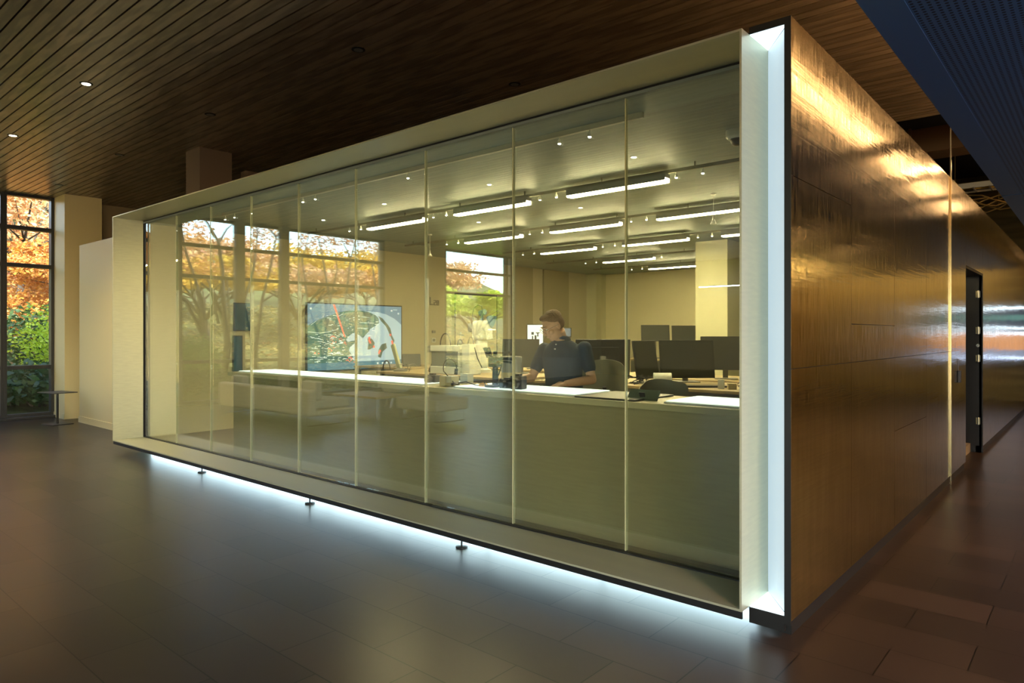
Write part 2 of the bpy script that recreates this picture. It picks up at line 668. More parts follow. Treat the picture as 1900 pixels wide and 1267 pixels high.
o = struct('window_12', MB().box(XR + 0.04, -5.0, 0.0, XR + 0.06, 1.0, 3.0), M_WGLASS)  # window added out of view so sky light reaches the soffit
fr = MB()
for q in range(5):
    yy = -5 + 6 * q / 4
    fr.box(XR, yy - 0.03, 0, XR + 0.1, yy + 0.03, 3.0)
fr.build('window_frame', M_MULL, o)

clt = thing('cool_wall_light', 'long cool white wall light high on the far wall, mirrored in the last glass pane', 'light', (-10.15, YB + 0.01, 3.24))
MB().box(-0.78, 0, -0.02, 0.78, 0.06, 0.02).build('housing', M_BLACK, clt)
MB().box(-0.76, 0.06, -0.012, 0.76, 0.075, 0.012).build('lamp', mat('cool_lamp', (1, 1, 1), 0.4, emit=(0.75, 0.86, 1.0), estr=60.0), clt)

# soffit of perforated metal
struct('ceiling_soffit', MB().box(-0.66, -6, 3.024, 4.18, 8.78, 3.06).box(-0.66, 8.82, 3.024, 4.18, 18.6, 3.06), M_PERF,
       label='perforated blue-grey metal soffit')
struct('trim_soffit', MB().box(-0.82, -6, 3.02, -0.66, 8.78, 3.12).box(-0.82, 8.82, 3.02, -0.66, 18.6, 3.12), M_SOFFITB)
struct('ceiling_soffit_joint', MB().box(-0.80, 8.70, 3.05, 4.18, 8.90, 3.10), M_BLACK)

# ------------------------------------------------------------------ the metal clad glass box
FX0, FX1 = -10.24, -1.4387
FZ0, FZ1 = 0.114, 3.173
GY = 3.92
T = 0.012
BZ1 = 3.21
fr = thing('display_window_frame', 'long pale brushed metal picture frame projecting from the glass box', 'window frame', (FX0, 3.5, FZ0))
def loc(mb, o=(FX0, 3.5, FZ0)):
    mb.v = [(a - o[0], b - o[1], c - o[2]) for a, b, c in mb.v]
    return mb
loc(MB().box(FX0, 3.5, FZ0, FX1, GY - 0.03, FZ0 + T)).build('bottom_plate', M_FRAME, fr)
loc(MB().box(FX0, 3.5, FZ1 - T, FX1, GY - 0.03, FZ1)).build('top_plate', M_FRAME, fr)
loc(MB().box(FX0, 3.5, FZ0 + T, FX0 + T, GY - 0.03, FZ1 - T)).build('side_plate', M_FRAME, fr)
loc(MB().box(FX1 - T, 3.5, FZ0 + T, FX1, GY - 0.03, FZ1 - T)).build('side_plate', M_FRAME, fr)

# black channel that holds the glass
ch = MB()
ch.box(FX0 + T, GY - 0.030, FZ0 + T - 0.01, FX1 - T, GY + 0.03, FZ0 + T + 0.008)
ch.box(FX0 + T, GY - 0.030, FZ1 - T - 0.010, FX1 - T, GY + 0.03, FZ1 - T + 0.01)
ch.box(FX0 + T - 0.01, GY - 0.008, FZ0 + T, FX0 + T + 0.008, GY + 0.03, FZ1 - T)
ch.box(FX1 - T - 0.008, GY - 0.008, FZ0 + T, FX1 - T + 0.01, GY + 0.03, FZ1 - T)
struct('trim_glazing_channel', ch, M_BLACK)
xs = [-10.22, -9.24, -8.27, -7.30, -6.325, -5.35, -4.37, -3.385, -2.40, -1.445]
for i in range(9):
    a, b = xs[i], xs[i + 1]
    o = struct('window_%d' % (20 + i), MB().box(a + 0.004, GY, FZ0 + T + 0.012, b - 0.004, GY + 0.019, FZ1 - T - 0.016), M_GLASS)
    if i < 8:
        MB().box(b - 0.0035, GY - 0.003, FZ0 + T + 0.012, b + 0.0035, GY + 0.022, FZ1 - T - 0.016).build('glass_joint_strip', M_SEAM, o)

# body of the box
struct('trim_corner', MB().box(-1.2545, 3.6, 0.07, -1.221, 3.63, BZ1).box(-1.4387, 3.6, FZ1, -1.2545, 3.63, BZ1)
       .box(-1.4387, 3.6, 0.03, -1.2545, 3.63, 0.112), M_BLACK)
struct('wall_fascia', MB().box(-10.40, 3.64, FZ1 + 0.003, -1.2545, 3.9, BZ1 - 0.01).box(-10.40, 3.9, 0.05, -10.26, 4.2, BZ1 - 0.01), M_BLACK)
struct('trim_light_reveal', MB().prism([(-1.4387, 3.874), (-1.2545, 3.625), (-1.240, 3.632), (-1.4387, 3.90)], 0.118, FZ1 - 0.004), M_OPAL,
       label='glowing white panel in the corner reveal')
struct('trim_reveal_base', MB().prism([(-1.437, 3.605), (-1.2555, 3.605), (-1.2555, 3.62), (-1.437, 3.87)], 0.108, 0.118), M_OPALHOT)
struct('trim_reveal_head', MB().prism([(-1.437, 3.605), (-1.2555, 3.605), (-1.2555, 3.62), (-1.437, 3.87)], FZ1 - 0.004, FZ1 + 0.002), M_OPALHOT)
struct('floor_box', MB().box(-10.35, 3.96, 0.0, -1.36, 15.3, 0.115), M_INFLOOR)
struct('ceiling_box', MB().box(-10.35, 3.9, 3.13, -1.26, 15.3, 3.20), M_INCEIL)
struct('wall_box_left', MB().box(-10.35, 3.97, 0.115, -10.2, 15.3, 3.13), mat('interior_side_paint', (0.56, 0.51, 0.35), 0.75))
struct('wall_box_back', MB().box(-10.2, 15.2, 0.115, -1.36, 15.3, 3.13), M_CREAM_IN)
struct('wall_box_right', MB().box(-1.42, 3.97, 0.115, -1.262, 9.42, 3.13).box(-1.42, 10.95, 0.115, -1.262, 15.3, 3.13).box(-1.42, 9.42, 2.37, -1.262, 10.95, 3.13), mat('interior_dark_wall', (0.10, 0.09, 0.07), 0.6))
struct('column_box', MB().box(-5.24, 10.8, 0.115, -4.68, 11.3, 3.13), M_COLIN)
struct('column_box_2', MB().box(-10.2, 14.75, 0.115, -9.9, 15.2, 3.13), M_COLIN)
struct('trim_plinth', MB().box(-10.1, 3.96, 0.0, -1.30, 4.0, 0.115).box(-1.30, 3.66, 0.0, -1.238, 9.45, 0.09).box(-1.30, 10.93, 0.0, -1.238, 19.9, 0.09), M_BLACK)
# led strip beneath the box, dark lip in front of it
struct('trim_lip', MB().box(FX0 + 0.02, 3.503, 0.075, FX1, 3.515, FZ0), M_BLACK)
ld = MB().box(-10.05, 3.93, 0.02, -1.6, 3.945, 0.10).build('led_strip', M_COOL)
for k in range(8):
    area_light('led_beam', (-9.5 + k * 1.065, 3.922, 0.062), (0, -1, -0.08), 1.05, 0.07, 5.5, (0.62, 0.86, 1.0))
tag(ld, 'cool white light strip glowing beneath the glass box', 'light strip')

# bronze panels of the corridor side
seams = [3.602, 4.71, 5.89, 7.12, 8.38]
PX = -1.22
wr = struct('wall_bronze', MB().box(-1.262, 3.66, 0.09, -1.235, 9.45, BZ1).box(-1.262, 10.93, 0.09, -1.235, 19.9, BZ1).box(-1.262, 9.45, 2.37, -1.235, 10.93, BZ1), M_BLACK,
            label='bronze metal clad wall of the corridor')
def panel(y0, y1, z0, z1):
    MB().box(-1.235, y0 + 0.002, z0 + 0.002, PX, y1 - 0.002, z1 - 0.002).build('metal_panel', M_BRONZE, wr)
cuts = [(0.09, 1.39, 2.39, BZ1), (0.09, 1.39, 1.635, BZ1), (0.09, 0.826, 1.39, BZ1), (0.09, 1.39, BZ1)]
for (a, b), zc in zip(zip(seams[:-1], seams[1:]), cuts):
    for z0, z1 in zip(zc[:-1], zc[1:]):
        panel(a, b, z0, z1)
panel(8.38, 9.45, 0.09, BZ1)
panel(9.45, 10.93, 2.37, BZ1)
for a in range(7):
    y0 = 10.93 + a * 1.28
    panel(y0, min(y0 + 1.28, 19.9), 0.09, BZ1)
st = struct('trim_brass', MB().box(-1.219, 8.37, 0.0, -1.207, 8.39, 3.72), mat('polished_brass', (0.75, 0.58, 0.32), 0.22, 1.0))

# dark doorway with hinges
do = struct('door_1', MB().box(-1.42, 10.93, 0.0, -1.222, 10.98, 2.36).box(-1.42, 9.45, 2.34, -1.222, 10.95, 2.37)
            .box(-2.6, 9.40, 0.0, -1.43, 9.45, 2.36).box(-2.62, 9.4, 0, -2.58, 11.0, 2.36).box(-2.6, 10.95, 0, -1.42, 11.0, 2.36), M_BLACK)
for z in (0.42, 1.25, 1.62, 2.10):
    hb = MB().box(-1.30, 10.915, z - 0.045, -1.25, 10.93, z + 0.045).tube([(-1.27, 10.91, z - 0.05), (-1.27, 10.91, z + 0.05)], 0.011, 10)
    hb.build('hinge', mat('brass_hinge', (0.55, 0.47, 0.28), 0.3, 1.0), do, bevel=0.003)
MB().tube([(-1.275, 10.93, 1.42), (-1.275, 10.905, 1.42)], 0.022, 16).build('latch', M_CHROME, do)
rd = MB().box(-1.219, 8.84, 1.04, -1.19, 8.92, 1.17).build('card_reader', M_PLASTIC, bevel=0.006)
tag(rd, 'small black card reader on the bronze wall before the dark doorway', 'card reader')
MB().tube([(-1.216, 8.88, 1.17), (-1.214, 8.88, 1.30)], 0.004, 6).build('cable', M_GREYPL, rd)

# feet under the frame
f0 = None
for i, (x, lab) in enumerate(((-3.59, 'black levelling foot under the frame, closest to the camera'),
                              (-5.58, 'black levelling foot under the frame, middle one of three'),
                              (-7.76, 'black levelling foot under the frame, farthest along towards the window'))):
    lab = ('black levelling foot under the frame, below the person at the counter', 'black levelling foot under the frame, middle one of three',
           'black levelling foot under the frame, end one toward the window wall')[i]
    if f0 is None:
        f0 = thing('levelling_foot', lab, 'foot', (x, 3.58, 0), 0, 'levelling feet of the glass box')
        MB().lathe([(0.045, 0), (0.045, 0.008), (0.035, 0.012)], 20).build('foot_plate', M_BLACK, f0, smooth=True)
        MB().tube([(0, 0, 0.01), (0, 0, 0.112)], 0.007, 10).build('stem', M_BLACK, f0, smooth=True)
    else:
        dup(f0, (x, 3.58, 0), 0, lab)

# shaft above the box
struct('column_shaft', MB().box(-9.88, 4.33, 3.21, -9.45, 4.79, CZ).box(-9.60, 5.0, 3.21, -9.44, 5.3, 3.95), mat('dull_brown_paint', (0.20, 0.14, 0.10), 0.6))

# ------------------------------------------------------------------ lights above
DLP = [((160, 155), 1), ((24, 251), 1), ((110, 343), 0), ((222, 287), 0), ((390, 212), 0), ((665, 92), 0), ((955, 156), 0)]
dl_lab = ['lit recessed ceiling downlight, the brightest over the floor', 'lit recessed ceiling downlight close to the picture edge above the window',
          'unlit recessed downlight in front of the window column', 'unlit recessed downlight in the wood ceiling before the brown shaft, lower one',
          'unlit recessed downlight in the wood ceiling above the brown shaft', 'unlit recessed downlight above the third glass pane',
          'unlit recessed downlight above the top edge of the metal frame']
lit0 = off0 = None
for ((px, py), lit), lab in zip(DLP, dl_lab):
    p = onz(px, py, CZ)
    src = lit0 if lit else off0
    if src is None:
        t = thing('recessed_downlight', lab, 'downlight', (p.x, p.y, CZ), 0, 'recessed downlights of the wood ceiling')
        MB().lathe([(0.058, -0.006), (0.062, -0.004), (0.062, 0.004), (0.045, 0.004), (0.045, -0.004)], 28).build('trim_ring', M_BLACK, t, smooth=True)
        MB().lathe([(0.04, -0.008), (0.043, -0.005), (0.043, 0.0)], 24).build('lamp', M_PLUG if lit else M_GREYPL, t)
        if lit:
            lit0 = t
        else:
            off0 = t
    else:
        dup(src, (p.x, p.y, CZ), 0, lab)
    if lit:
        area_light('downlight_beam', (p.x, p.y, CZ - 0.03), (0, 0, -1), 0.07, 0.07, 22 if px > 100 else 70, (1, 0.8, 0.5), 120)

# linear uplights lying on the soffit, facing the bronze wall
up0 = None
k = 0
for yy in (2.6, 3.75, 4.9, 6.05, 7.2, 8.9, 10.6, 12.3):
    lab = 'warm linear wall washer on top of the soffit edge, %s from the box corner' % ('first', 'second', 'third', 'fourth', 'fifth', 'sixth', 'seventh', 'eighth')[k]
    if up0 is None:
        up0 = thing('wall_washer', lab, 'light', (-0.60, yy, 3.12), 0, 'wall washers on the soffit')
        MB().box(-0.02, -0.55, 0.0, 0.06, 0.55, 0.40).build('housing', M_BLACK, up0)
        MB().box(-0.04, -0.54, 0.385, -0.02, 0.54, 0.415).build('lamp', M_WARMLED, up0)
    else:
        dup(up0, (-0.60, yy, 3.12), 0, lab)
    k += 1

# ------------------------------------------------------------------ inside the box: ceiling lights
ROWS = {5.75: (0, 1, 2), 7.62: (0, 1, 2), 9.52: (0, 1, 2), 11.5: (2,), 13.3: (2,)}
SLOT = [(-4.19, -3.08), (-5.88, -4.72), (-7.55, -6.40)]
rown = ['the first row behind the glass', 'the second row behind the glass', 'the third row behind the glass', 'the fourth row', 'the last row by the back wall']
slotn = ['tube beside the bronze end', 'tube in the middle', 'tube toward the map screen']
lt0 = None
for ri, (ry, sl_) in enumerate(ROWS.items()):
    tr = MB().box(-9.0, ry - 0.012, 3.06, -1.6, ry + 0.012, 3.09)
    for q in range(8):
        xx = -8.8 + q
        tr.box(xx, ry - 0.006, 3.09, xx + 0.012, ry + 0.006, 3.13)
    tag(tr.build('lighting_track', mat('track_grey', (0.22, 0.21, 0.16), 0.5)), 'thin ceiling lighting track carrying ' + rown[ri] + ' of tubes', 'lighting track')
    for s_ in sl_:
        a, b = SLOT[s_]
        lab = 'glowing ceiling %s in %s' % (slotn[s_], rown[ri])
        L = b - a
        c = (a + b) / 2
        if lt0 is None:
            lt0 = thing('linear_light', lab, 'ceiling light', (c, ry, 3.0), 0, 'glowing linear ceiling lights')
            MB().box(-0.565, -0.047, 0.02, 0.565, 0.047, 0.058).box(-0.565, -0.047, -0.004, 0.565, -0.043, 0.02).box(-0.565, 0.043, -0.004, 0.565, 0.047, 0.02).build('housing', M_GREYPL, lt0)
            MB().box(-0.56, -0.042, -0.018, 0.56, 0.042, 0.02).build('tube', M_TUBE, lt0)
        else:
            dup(lt0, (c, ry, 3.0), 0, lab)
# front track next to the glass and the spots
tag(MB().box(-8.6, 4.22, 3.09, -2.45, 4.25, 3.13).build('lighting_track', mat('pale_track', (0.6, 0.58, 0.5), 0.4)), 'pale ceiling lighting track just behind the glass', 'lighting track')
ry_of = list(ROWS)
sp0 = None
spots = []
for ri, ry in enumerate(ROWS):
    for x in (-2.72, -2.98, -4.36, -4.58, -6.03, -6.26, -7.72, -7.98):
        if ry > 11 and x > -6.2:
            continue
        spots.append((x, ry, 3.06, ri))
for px, py in ((1038, 250), (1094, 240), (757, 315), (790, 308), (585, 356), (562, 361), (418, 397), (435, 392)):
    d = cdir(px)
    t = 4.235 / d[1]
    spots.append((d[0] * t, 4.235, 3.09, 9))
for x, y, z, ri in spots:
    side_ = ('corner side', 'screen side')[len([1 for q in spots[:spots.index((x, y, z, ri))] if q[3] == ri]) % 2]
    kk = len([1 for q in spots[:spots.index((x, y, z, ri))] if q[3] == ri]) // 2
    if ri < 9:
        where = ('before the corner tube', 'after the corner tube', 'after the middle tube', 'after the last tube')[kk + (2 if ry_of[ri] > 11 else 0)]
        lab = 'tiny spotlight %s, %s row, %s of its pair' % (where, ('first', 'second', 'third', 'fourth', 'last')[ri], side_)
    else:
        where = ('the seventh glass pane', 'the joint above the white machines', 'the fifth glass pane', 'the reflected trees')[kk]
        lab = 'tiny spotlight, front track, over %s, %s of pair' % (where, side_)
    g = 'spotlights on the track of ' + (rown[ri] if ri < 9 else 'the glass side')
    if sp0 is None:
        sp0 = thing('track_spotlight', lab, 'spotlight', (x, y, z), 0, g)
        MB().tube([(0, 0, 0), (0, 0, -0.02)], 0.005, 8).build('stem', M_WHITE, sp0)
        MB().lathe([(0.011, -0.02), (0.016, -0.05), (0.013, -0.05)], 16).build('housing', M_WHITE, sp0, smooth=True)
        MB().lathe([(0.010, -0.051), (0.012, -0.055), (0.006, -0.058)], 12).build('lamp', M_SPOTLAMP, sp0)
    else:
        dup(sp0, (x, y, z), 0, lab, g)
sd0 = None
for (px, py), lab in zip(((1176, 291), (908, 342), (713, 378), (1077, 385), (600, 408), (888, 412)),
                         ('small flush ceiling light nearest the dome camera', 'small flush ceiling light before the second tube of the first row', 'small flush ceiling light above the map screen side',
                          'small flush ceiling light between first and second tube rows', 'small flush ceiling light over the reflected trees', 'small flush ceiling light past the second row of tubes')):
    p = onz(px, py, 3.13)
    if sd0 is None:
        sd0 = thing('flush_light', lab, 'ceiling light', (p.x, p.y, 3.13), 0, 'small flush lights in the box ceiling')
        MB().lathe([(0.03, -0.004), (0.035, 0.002), (0.02, 0.002)], 16).build('bezel', M_WHITE, sd0)
        MB().lathe([(0.02, -0.007), (0.022, -0.002), (0.01, 0)], 12).build('lamp', M_SPOTLAMP, sd0)
    else:
        dup(sd0, (p.x, p.y, 3.13), 0, lab)
# hanging cones
pc = thing('hanging_microphone', 'small white cone hanging on a rod above the large monitors', 'microphone', (-3.28, 7.2, 3.13), 0, 'hanging ceiling microphones')
MB().tube([(0, 0, 0), (0, 0, -0.27)], 0.004, 6).build('rod', M_WHITE, pc)
MB().lathe([(0.035, 0), (0.03, -0.015), (0.008, -0.02)], 14).build('ceiling_rose', M_WHITE, pc)
MB().lathe([(0.008, -0.25), (0.012, -0.29), (0.032, -0.335), (0.03, -0.34)], 14).build('cone', M_WHITE, pc, smooth=True)
dup(pc, (-7.97, 7.25, 3.13), 0, 'small white cone hanging on a rod toward the map screen')
dc = thing('dome_camera', 'white dome security camera under the ceiling beside the bright reveal', 'camera', (-2.13, 5.1, 3.13))
MB().lathe([(0.085, 0.0), (0.085, -0.05), (0.07, -0.065)], 28).build('housing', M_WHITE, dc, smooth=True)
MB().lathe([(0.055, -0.06), (0.053, -0.08), (0.04, -0.105), (0.02, -0.118), (0.004, -0.12)], 24).build('dome', M_SCREENOFF, dc, smooth=True)

# ------------------------------------------------------------------ counter behind the glass
CT = 1.11
CY0, CY1 = 4.05, 4.68
ct = thing('counter', 'long cream counter running behind the glass with lit tops', 'counter', (-8.1, CY0, 0.115))
def cl(mb):
    mb.v = [(a + 8.1, b - CY0, c - 0.115) for a, b, c in mb.v]
    return mb
cl(MB().box(-8.1, CY0, CT - 0.045, -1.47, CY1, CT)).build('worktop', mat('cream_worktop', (0.66, 0.58, 0.34), 0.35), ct, bevel=0.004)
cl(MB().box(-8.05, CY0 + 0.05, 0.115, -1.47, CY0 + 0.08, CT - 0.045)).build('front_panel', M_KNEE, ct)
cl(MB().box(-8.05, CY0 + 0.08, 0.115, -8.0, CY1 - 0.03, CT - 0.045)).build('end_panel', M_KNEE, ct)
for i, (a, b, lab) in enumerate(((-7.96, -4.60, 'long light table glowing white below the map screen'), (-4.22, -2.95, 'light table glowing white in front of the person'),
                                 (-2.22, -1.50, 'light table glowing white beside the corner reveal'))):
    o = thing('light_table', lab, 'light table', (a, CY0 + 0.06, CT), 0, 'light tables on the counter')
    MB().box(0, 0, 0.0, b - a, 0.50, 0.012).build('tray', M_WHITE, o)
    MB().box(0.01, 0.01, 0.012, b - a - 0.01, 0.49, 0.018).build('glowing_top', M_LTABLE, o)
o = MB().box(-2.93, CY0 + 0.03, CT, -2.42, CY1 - 0.05, CT + 0.012).build('glass_slab', M_SCREENOFF, bevel=0.003)
tag(o, 'dark glass slab lying on the counter beside the light table', 'glass slab')


def item(name, label, cat, px, py, t=None, y=None, z=CT, rz=0.0, group=None):
    p = ony(px, py, y) if y else pt(px, py, t)
    return thing(name, label, cat, (p.x, p.y, z), rz, group)


ZT = CT + 0.0185   # top of a light table

tb = item('tablet', 'thin tablet leaning back on the counter beside the light table by the corner', 'tablet', 1190, 745, y=4.2)
Mt = Matrix.Rotation(R_(-38), 4, 'X')
MB().tbox(-0.12, 0, 0.0, 0.12, 0.008, 0.09, Mt).build('body', mat('tablet_shell', (0.13, 0.17, 0.12), 0.3), tb, bevel=0.002)
MB().tbox(-0.112, -0.002, 0.008, 0.112, 0.0, 0.082, Mt).build('screen', mat('tablet_glass', (0.15, 0.19, 0.13), 0.15), tb)
MB().tbox(-0.02, 0.02, 0.0, 0.02, 0.025, 0.05, Matrix.Rotation(R_(20), 4, 'X')).build('stand', M_PLASTIC, tb)

def blackbox(px, y, w, d, h, lab, cat='camera', round_=True, rz=0.2, z=ZT):
    t = item('camera_body', lab, cat, px, 715, y=y, z=z, rz=rz)
    MB().box(-w / 2, -d / 2, 0, w / 2, d / 2, h * 0.86).build('body', M_PLASTIC, t, bevel=0.008)
    MB().tube([(0, -d / 2 - 0.05, h * 0.42), (0, -d / 2, h * 0.42)], h * 0.34, 20).build('lens', M_PLASTIC, t, bevel=0.003)
    MB().box(-w * 0.2, -d * 0.3, h * 0.86, w * 0.2, d * 0.3, h).build('viewfinder', M_PLASTIC, t, bevel=0.004)
    return t
blackbox(803, 4.30, 0.12, 0.08, 0.10, 'black camera on the counter where two light tables part', z=CT)
blackbox(941, 4.22, 0.11, 0.08, 0.085, 'low black camera between the microscope and the tall black one')
blackbox(962, 4.20, 0.11, 0.09, 0.125, 'tall black camera beside the person\'s hand on the light table')
bx = item('carton', 'cream slanted carton on the counter next to the black camera', 'carton', 826, 715, y=4.25)
bx.location.x = -4.42
MB().prism([(-0.075, -0.05), (0.075, -0.05), (0.075, 0.05), (-0.03, 0.05)], 0, 0.085).build('body', mat('cream_card', (0.62, 0.52, 0.28), 0.7), bx, bevel=0.003)
MB().box(-0.06, -0.04, 0.085, 0.07, 0.045, 0.09).build('lid', M_WHITE, bx)
cu = item('paper_cube', 'small white paper box standing on the back of the counter', 'box', 866, 700, y=4.60, z=CT)
MB().box(-0.05, -0.04, 0, 0.05, 0.04, 0.09).build('body', M_WHITE, cu, bevel=0.003)
MB().box(-0.048, -0.042, 0.06, 0.048, -0.04, 0.062).build('flap', M_GREYPL, cu)
og = item('orange_clamp', 'small orange sample lying on the light table before the microscope', 'sample', 897, 718, y=4.24, z=ZT)
MB().lathe([(0.04, 0), (0.045, 0.01), (0.03, 0.025), (0.01, 0.03)], 14).build('body', mat('orange_plastic', (0.75, 0.38, 0.10), 0.5), og, smooth=True)
MB().tube([(0.01, 0, 0.02), (0.03, -0.02, 0.04), (0.06, -0.03, 0.004)], 0.004, 8).build('wire', M_PLASTIC, og)

gk = item('gooseneck_clip', 'black gooseneck clip lamp arched over the light table', 'lamp', 845, 718, y=4.22, z=ZT)
MB().lathe([(0.04, 0), (0.04, 0.01), (0.02, 0.02)], 18).build('base', M_PLASTIC, gk, smooth=True)
arc = [(-0.01, 0, 0.01)] + [(-0.07 + 0.085 * math.cos(a) - 0.0, 0.0, 0.14 + 0.085 * math.sin(a)) for a in [R_(x) for x in range(200, -30, -20)]]
MB().tube(arc, 0.005, 8).build('gooseneck', M_PLASTIC, gk, smooth=True)
MB().tube([(0.005, 0, 0.09), (0.012, 0, 0.14)], 0.016, 12).build('lamp_head', M_PLASTIC, gk)
MB().tube([(0.02, 0, 0.012), (0.12, 0.01, 0.03), (0.25, 0.0, 0.006), (0.33, 0.02, 0.004)], 0.004, 6).build('cable', M_PLASTIC, gk, smooth=True)

ms = item('microscope', 'black stereo microscope on a pillar stand standing on the light table', 'microscope', 916, 720, y=4.22, z=ZT)
MB().box(-0.05, -0.06, 0, 0.05, 0.06, 0.02).build('base', M_PLASTIC, ms, bevel=0.005)
MB().tube([(0, 0.02, 0.02), (0, 0.02, 0.30)], [0.028, 0.018], 12).build('pillar', M_PLASTIC, ms)
MB().box(-0.04, -0.03, 0.17, 0.05, 0.05, 0.26).build('head', M_PLASTIC, ms, bevel=0.012)
for sx in (-0.015, 0.02):
    MB().tube([(sx - 0.02, -0.03, 0.25), (sx - 0.03, -0.06, 0.33)], [0.014, 0.017], 12).build('eyepiece', M_PLASTIC, ms)
MB().tube([(0.02, 0, 0.245), (0.2, 0.02, 0.235)], 0.012, 10).tube([(0.06, 0, 0.22), (0.19, 0.0, 0.21)], 0.009, 8).build('boom_arm', mat('teal_black', (0.02, 0.04, 0.045), 0.4), ms)
MB().tube([(-0.04, 0, 0.20), (-0.01, 0, 0.20)], 0.02, 14).build('focus_knob', M_WHITE, ms)
MB().tube([(0.10, 0.0, 0.22), (0.08, -0.02, 0.12), (0.03, -0.03, 0.02)], 0.004, 6).build('cable', M_PLASTIC, ms, smooth=True)

bn = thing('cylinder_bin', 'round grey bin with pale ribbed lower half behind the microscope', 'bin', (*pt(945, 680, 6.1).xy, CT), 0)
MB().lathe([(0.085, 0), (0.09, 0.11), (0.088, 0.11)], 28).build('ribbed_base', mat('ribbed_wood', (0.52, 0.40, 0.18), 0.5, var=0.2, vscale=30, stretch=(3, 3, 0.3)), bn, smooth=True)
MB().lathe([(0.088, 0.11), (0.095, 0.235), (0.09, 0.235)], 28).build('shell', mat('bin_grey', (0.28, 0.27, 0.22), 0.4), bn, smooth=True)
MB().lathe([(0.096, 0.235), (0.09, 0.248), (0.02, 0.252)], 28).build('lid', M_GREYPL, bn, smooth=True)
bn.location.y = 4.53
bn.location.x = -3.93
bn.location.z = ZT

# ------------------------------------------------------------------ desks in the lab
DZ = 1.04
def desk(x0, y0, x1, y1, lab):
    t = thing('desk', lab, 'desk', (x0, y0, 0.115), 0, 'desks in the lab')
    w, d = x1 - x0, y1 - y0
    h = DZ - 0.115
    MB().box(0, 0, h - 0.03, w, d, h).build('desktop', M_WOODTOP, t, bevel=0.004)
    for a in (0.04, w - 0.09):
        for b in (0.04, d - 0.09):
            MB().box(a, b, 0, a + 0.05, b + 0.05, h - 0.03).build('leg', M_GREYPL, t)
    MB().box(0.05, d / 2 - 0.01, h - 0.35, w - 0.05, d / 2 + 0.01, h - 0.03).build('modesty_panel', M_GREYPL, t)
    return t
desk(-5.0, 6.15, -1.75, 7.2, 'wooden desk carrying the large dark monitors by the corner')
desk(-5.0, 7.45, -1.75, 8.4, 'wooden desk behind the large monitors')
desk(-7.9, 6.15, -5.3, 7.3, 'wooden desk behind the person carrying the white machines')
desk(-9.6, 7.0, -8.1, 8.1, 'wooden desk carrying the small grey monitor by the map screen')
desk(-7.5, 7.85, -5.6, 9.0, 'wooden desk behind the person carrying the upright monitors')
desk(-8.2, 12.9, -5.6, 14.2, 'wooden desk near the back wall')


def monitor(px, py, t, w, h, yaw, lab, screen=None, base=None, tilt=8, back=False):
    """panel centre is seen at (px, py); yaw is the direction the screen faces"""
    p = pt(px, py, t)
    base = DZ
    o = thing('monitor', lab, 'monitor', (p.x, p.y, base), yaw, 'computer monitors in the lab')
    zc = p.z - base
    Mx = Matrix.Translation((0, 0, zc)) @ Matrix.Rotation(R_(-tilt), 4, 'X')
    MB().tbox(-w / 2, 0.0, -h / 2, w / 2, 0.022, h / 2, Mx).tbox(-w * 0.3, 0.022, -h * 0.3, w * 0.3, 0.045, h * 0.3, Mx).build('housing', M_PLASTIC, o, bevel=0.004)
    MB().tbox(-w / 2 + 0.012, -0.002, -h / 2 + 0.018, w / 2 - 0.012, 0.0, h / 2 - 0.012, Mx).build('screen', screen or M_SCREENOFF, o)
    MB().box(-0.03, 0.05, 0.01, 0.03, 0.075, zc + 0.02).build('neck', M_GREYPL, o)
    MB().box(-0.13, -0.06, 0, 0.13, 0.14, 0.012).build('base', M_GREYPL, o, bevel=0.003)
    if back:
        MB().tbox(-0.03, 0.045, -0.02, 0.03, 0.0465, 0.02, Mx).build('badge', M_GREYPL, o)
    return o


monitor(1275, 666, 7.55, 0.62, 0.42, R_(48), 'large dark monitor seen from the front right above the grey chair back')
monitor(1347, 655, 8.1, 0.58, 0.40, R_(30), 'dark monitor partly cut off by the bright corner reveal')
monitor(1118, 664, 7.6, 0.60, 0.42, R_(218), 'wide dark monitor seen from behind beside the person', back=True)
monitor(1200, 667, 7.5, 0.55, 0.42, R_(95), 'monitor turned edge-on beside the glass joint with a light line on it')
monitor(1216, 618, 15.0, 0.62, 0.36, R_(41), 'smaller far monitor with a bright line reflected in it', base=DZ)
monitor(1272, 619, 15.0, 0.60, 0.36, R_(41), 'smaller far dark monitor touching the cream column', base=DZ)
monitor(966, 655, 9.2, 0.50, 0.38, R_(35), 'dark monitor between the person and the bin', base=DZ)
M_DOC = mat('lit_document', (0.8, 0.8, 0.8), 0.4, emit=(0.85, 0.95, 1.0), estr=0.9)
md = monitor(993, 622, 10.5, 0.26, 0.34, R_(40), 'upright monitor showing a white page beside the person\'s face', screen=M_DOC, tilt=0)
zc = pt(993, 622, 10.5).z - DZ
mk = MB()
for a, b, c, d in ((-0.06, 0.01, -0.02, 0.05), (-0.01, -0.07, 0.02, 0.0), (-0.05, -0.06, -0.03, -0.01), (0.01, 0.03, 0.07, 0.045), (0.03, -0.02, 0.05, 0.04)):
    mk.box(a, -0.004, zc + b, c, -0.0025, zc + d)
mk.build('page_marks', M_PLASTIC, md)
M_PIC = mat('dim_picture', (0.1, 0.12, 0.16), 0.3, emit=(0.12, 0.16, 0.25), estr=0.6, var=0.6, vscale=30)
monitor(1046, 617, 10.8, 0.24, 0.15, R_(40), 'small monitor with a dim picture behind the person\'s ear', screen=M_PIC, tilt=0)
monitor(764, 671, 11.3, 0.30, 0.26, R_(60), 'small grey monitor beside the map screen', tilt=14)

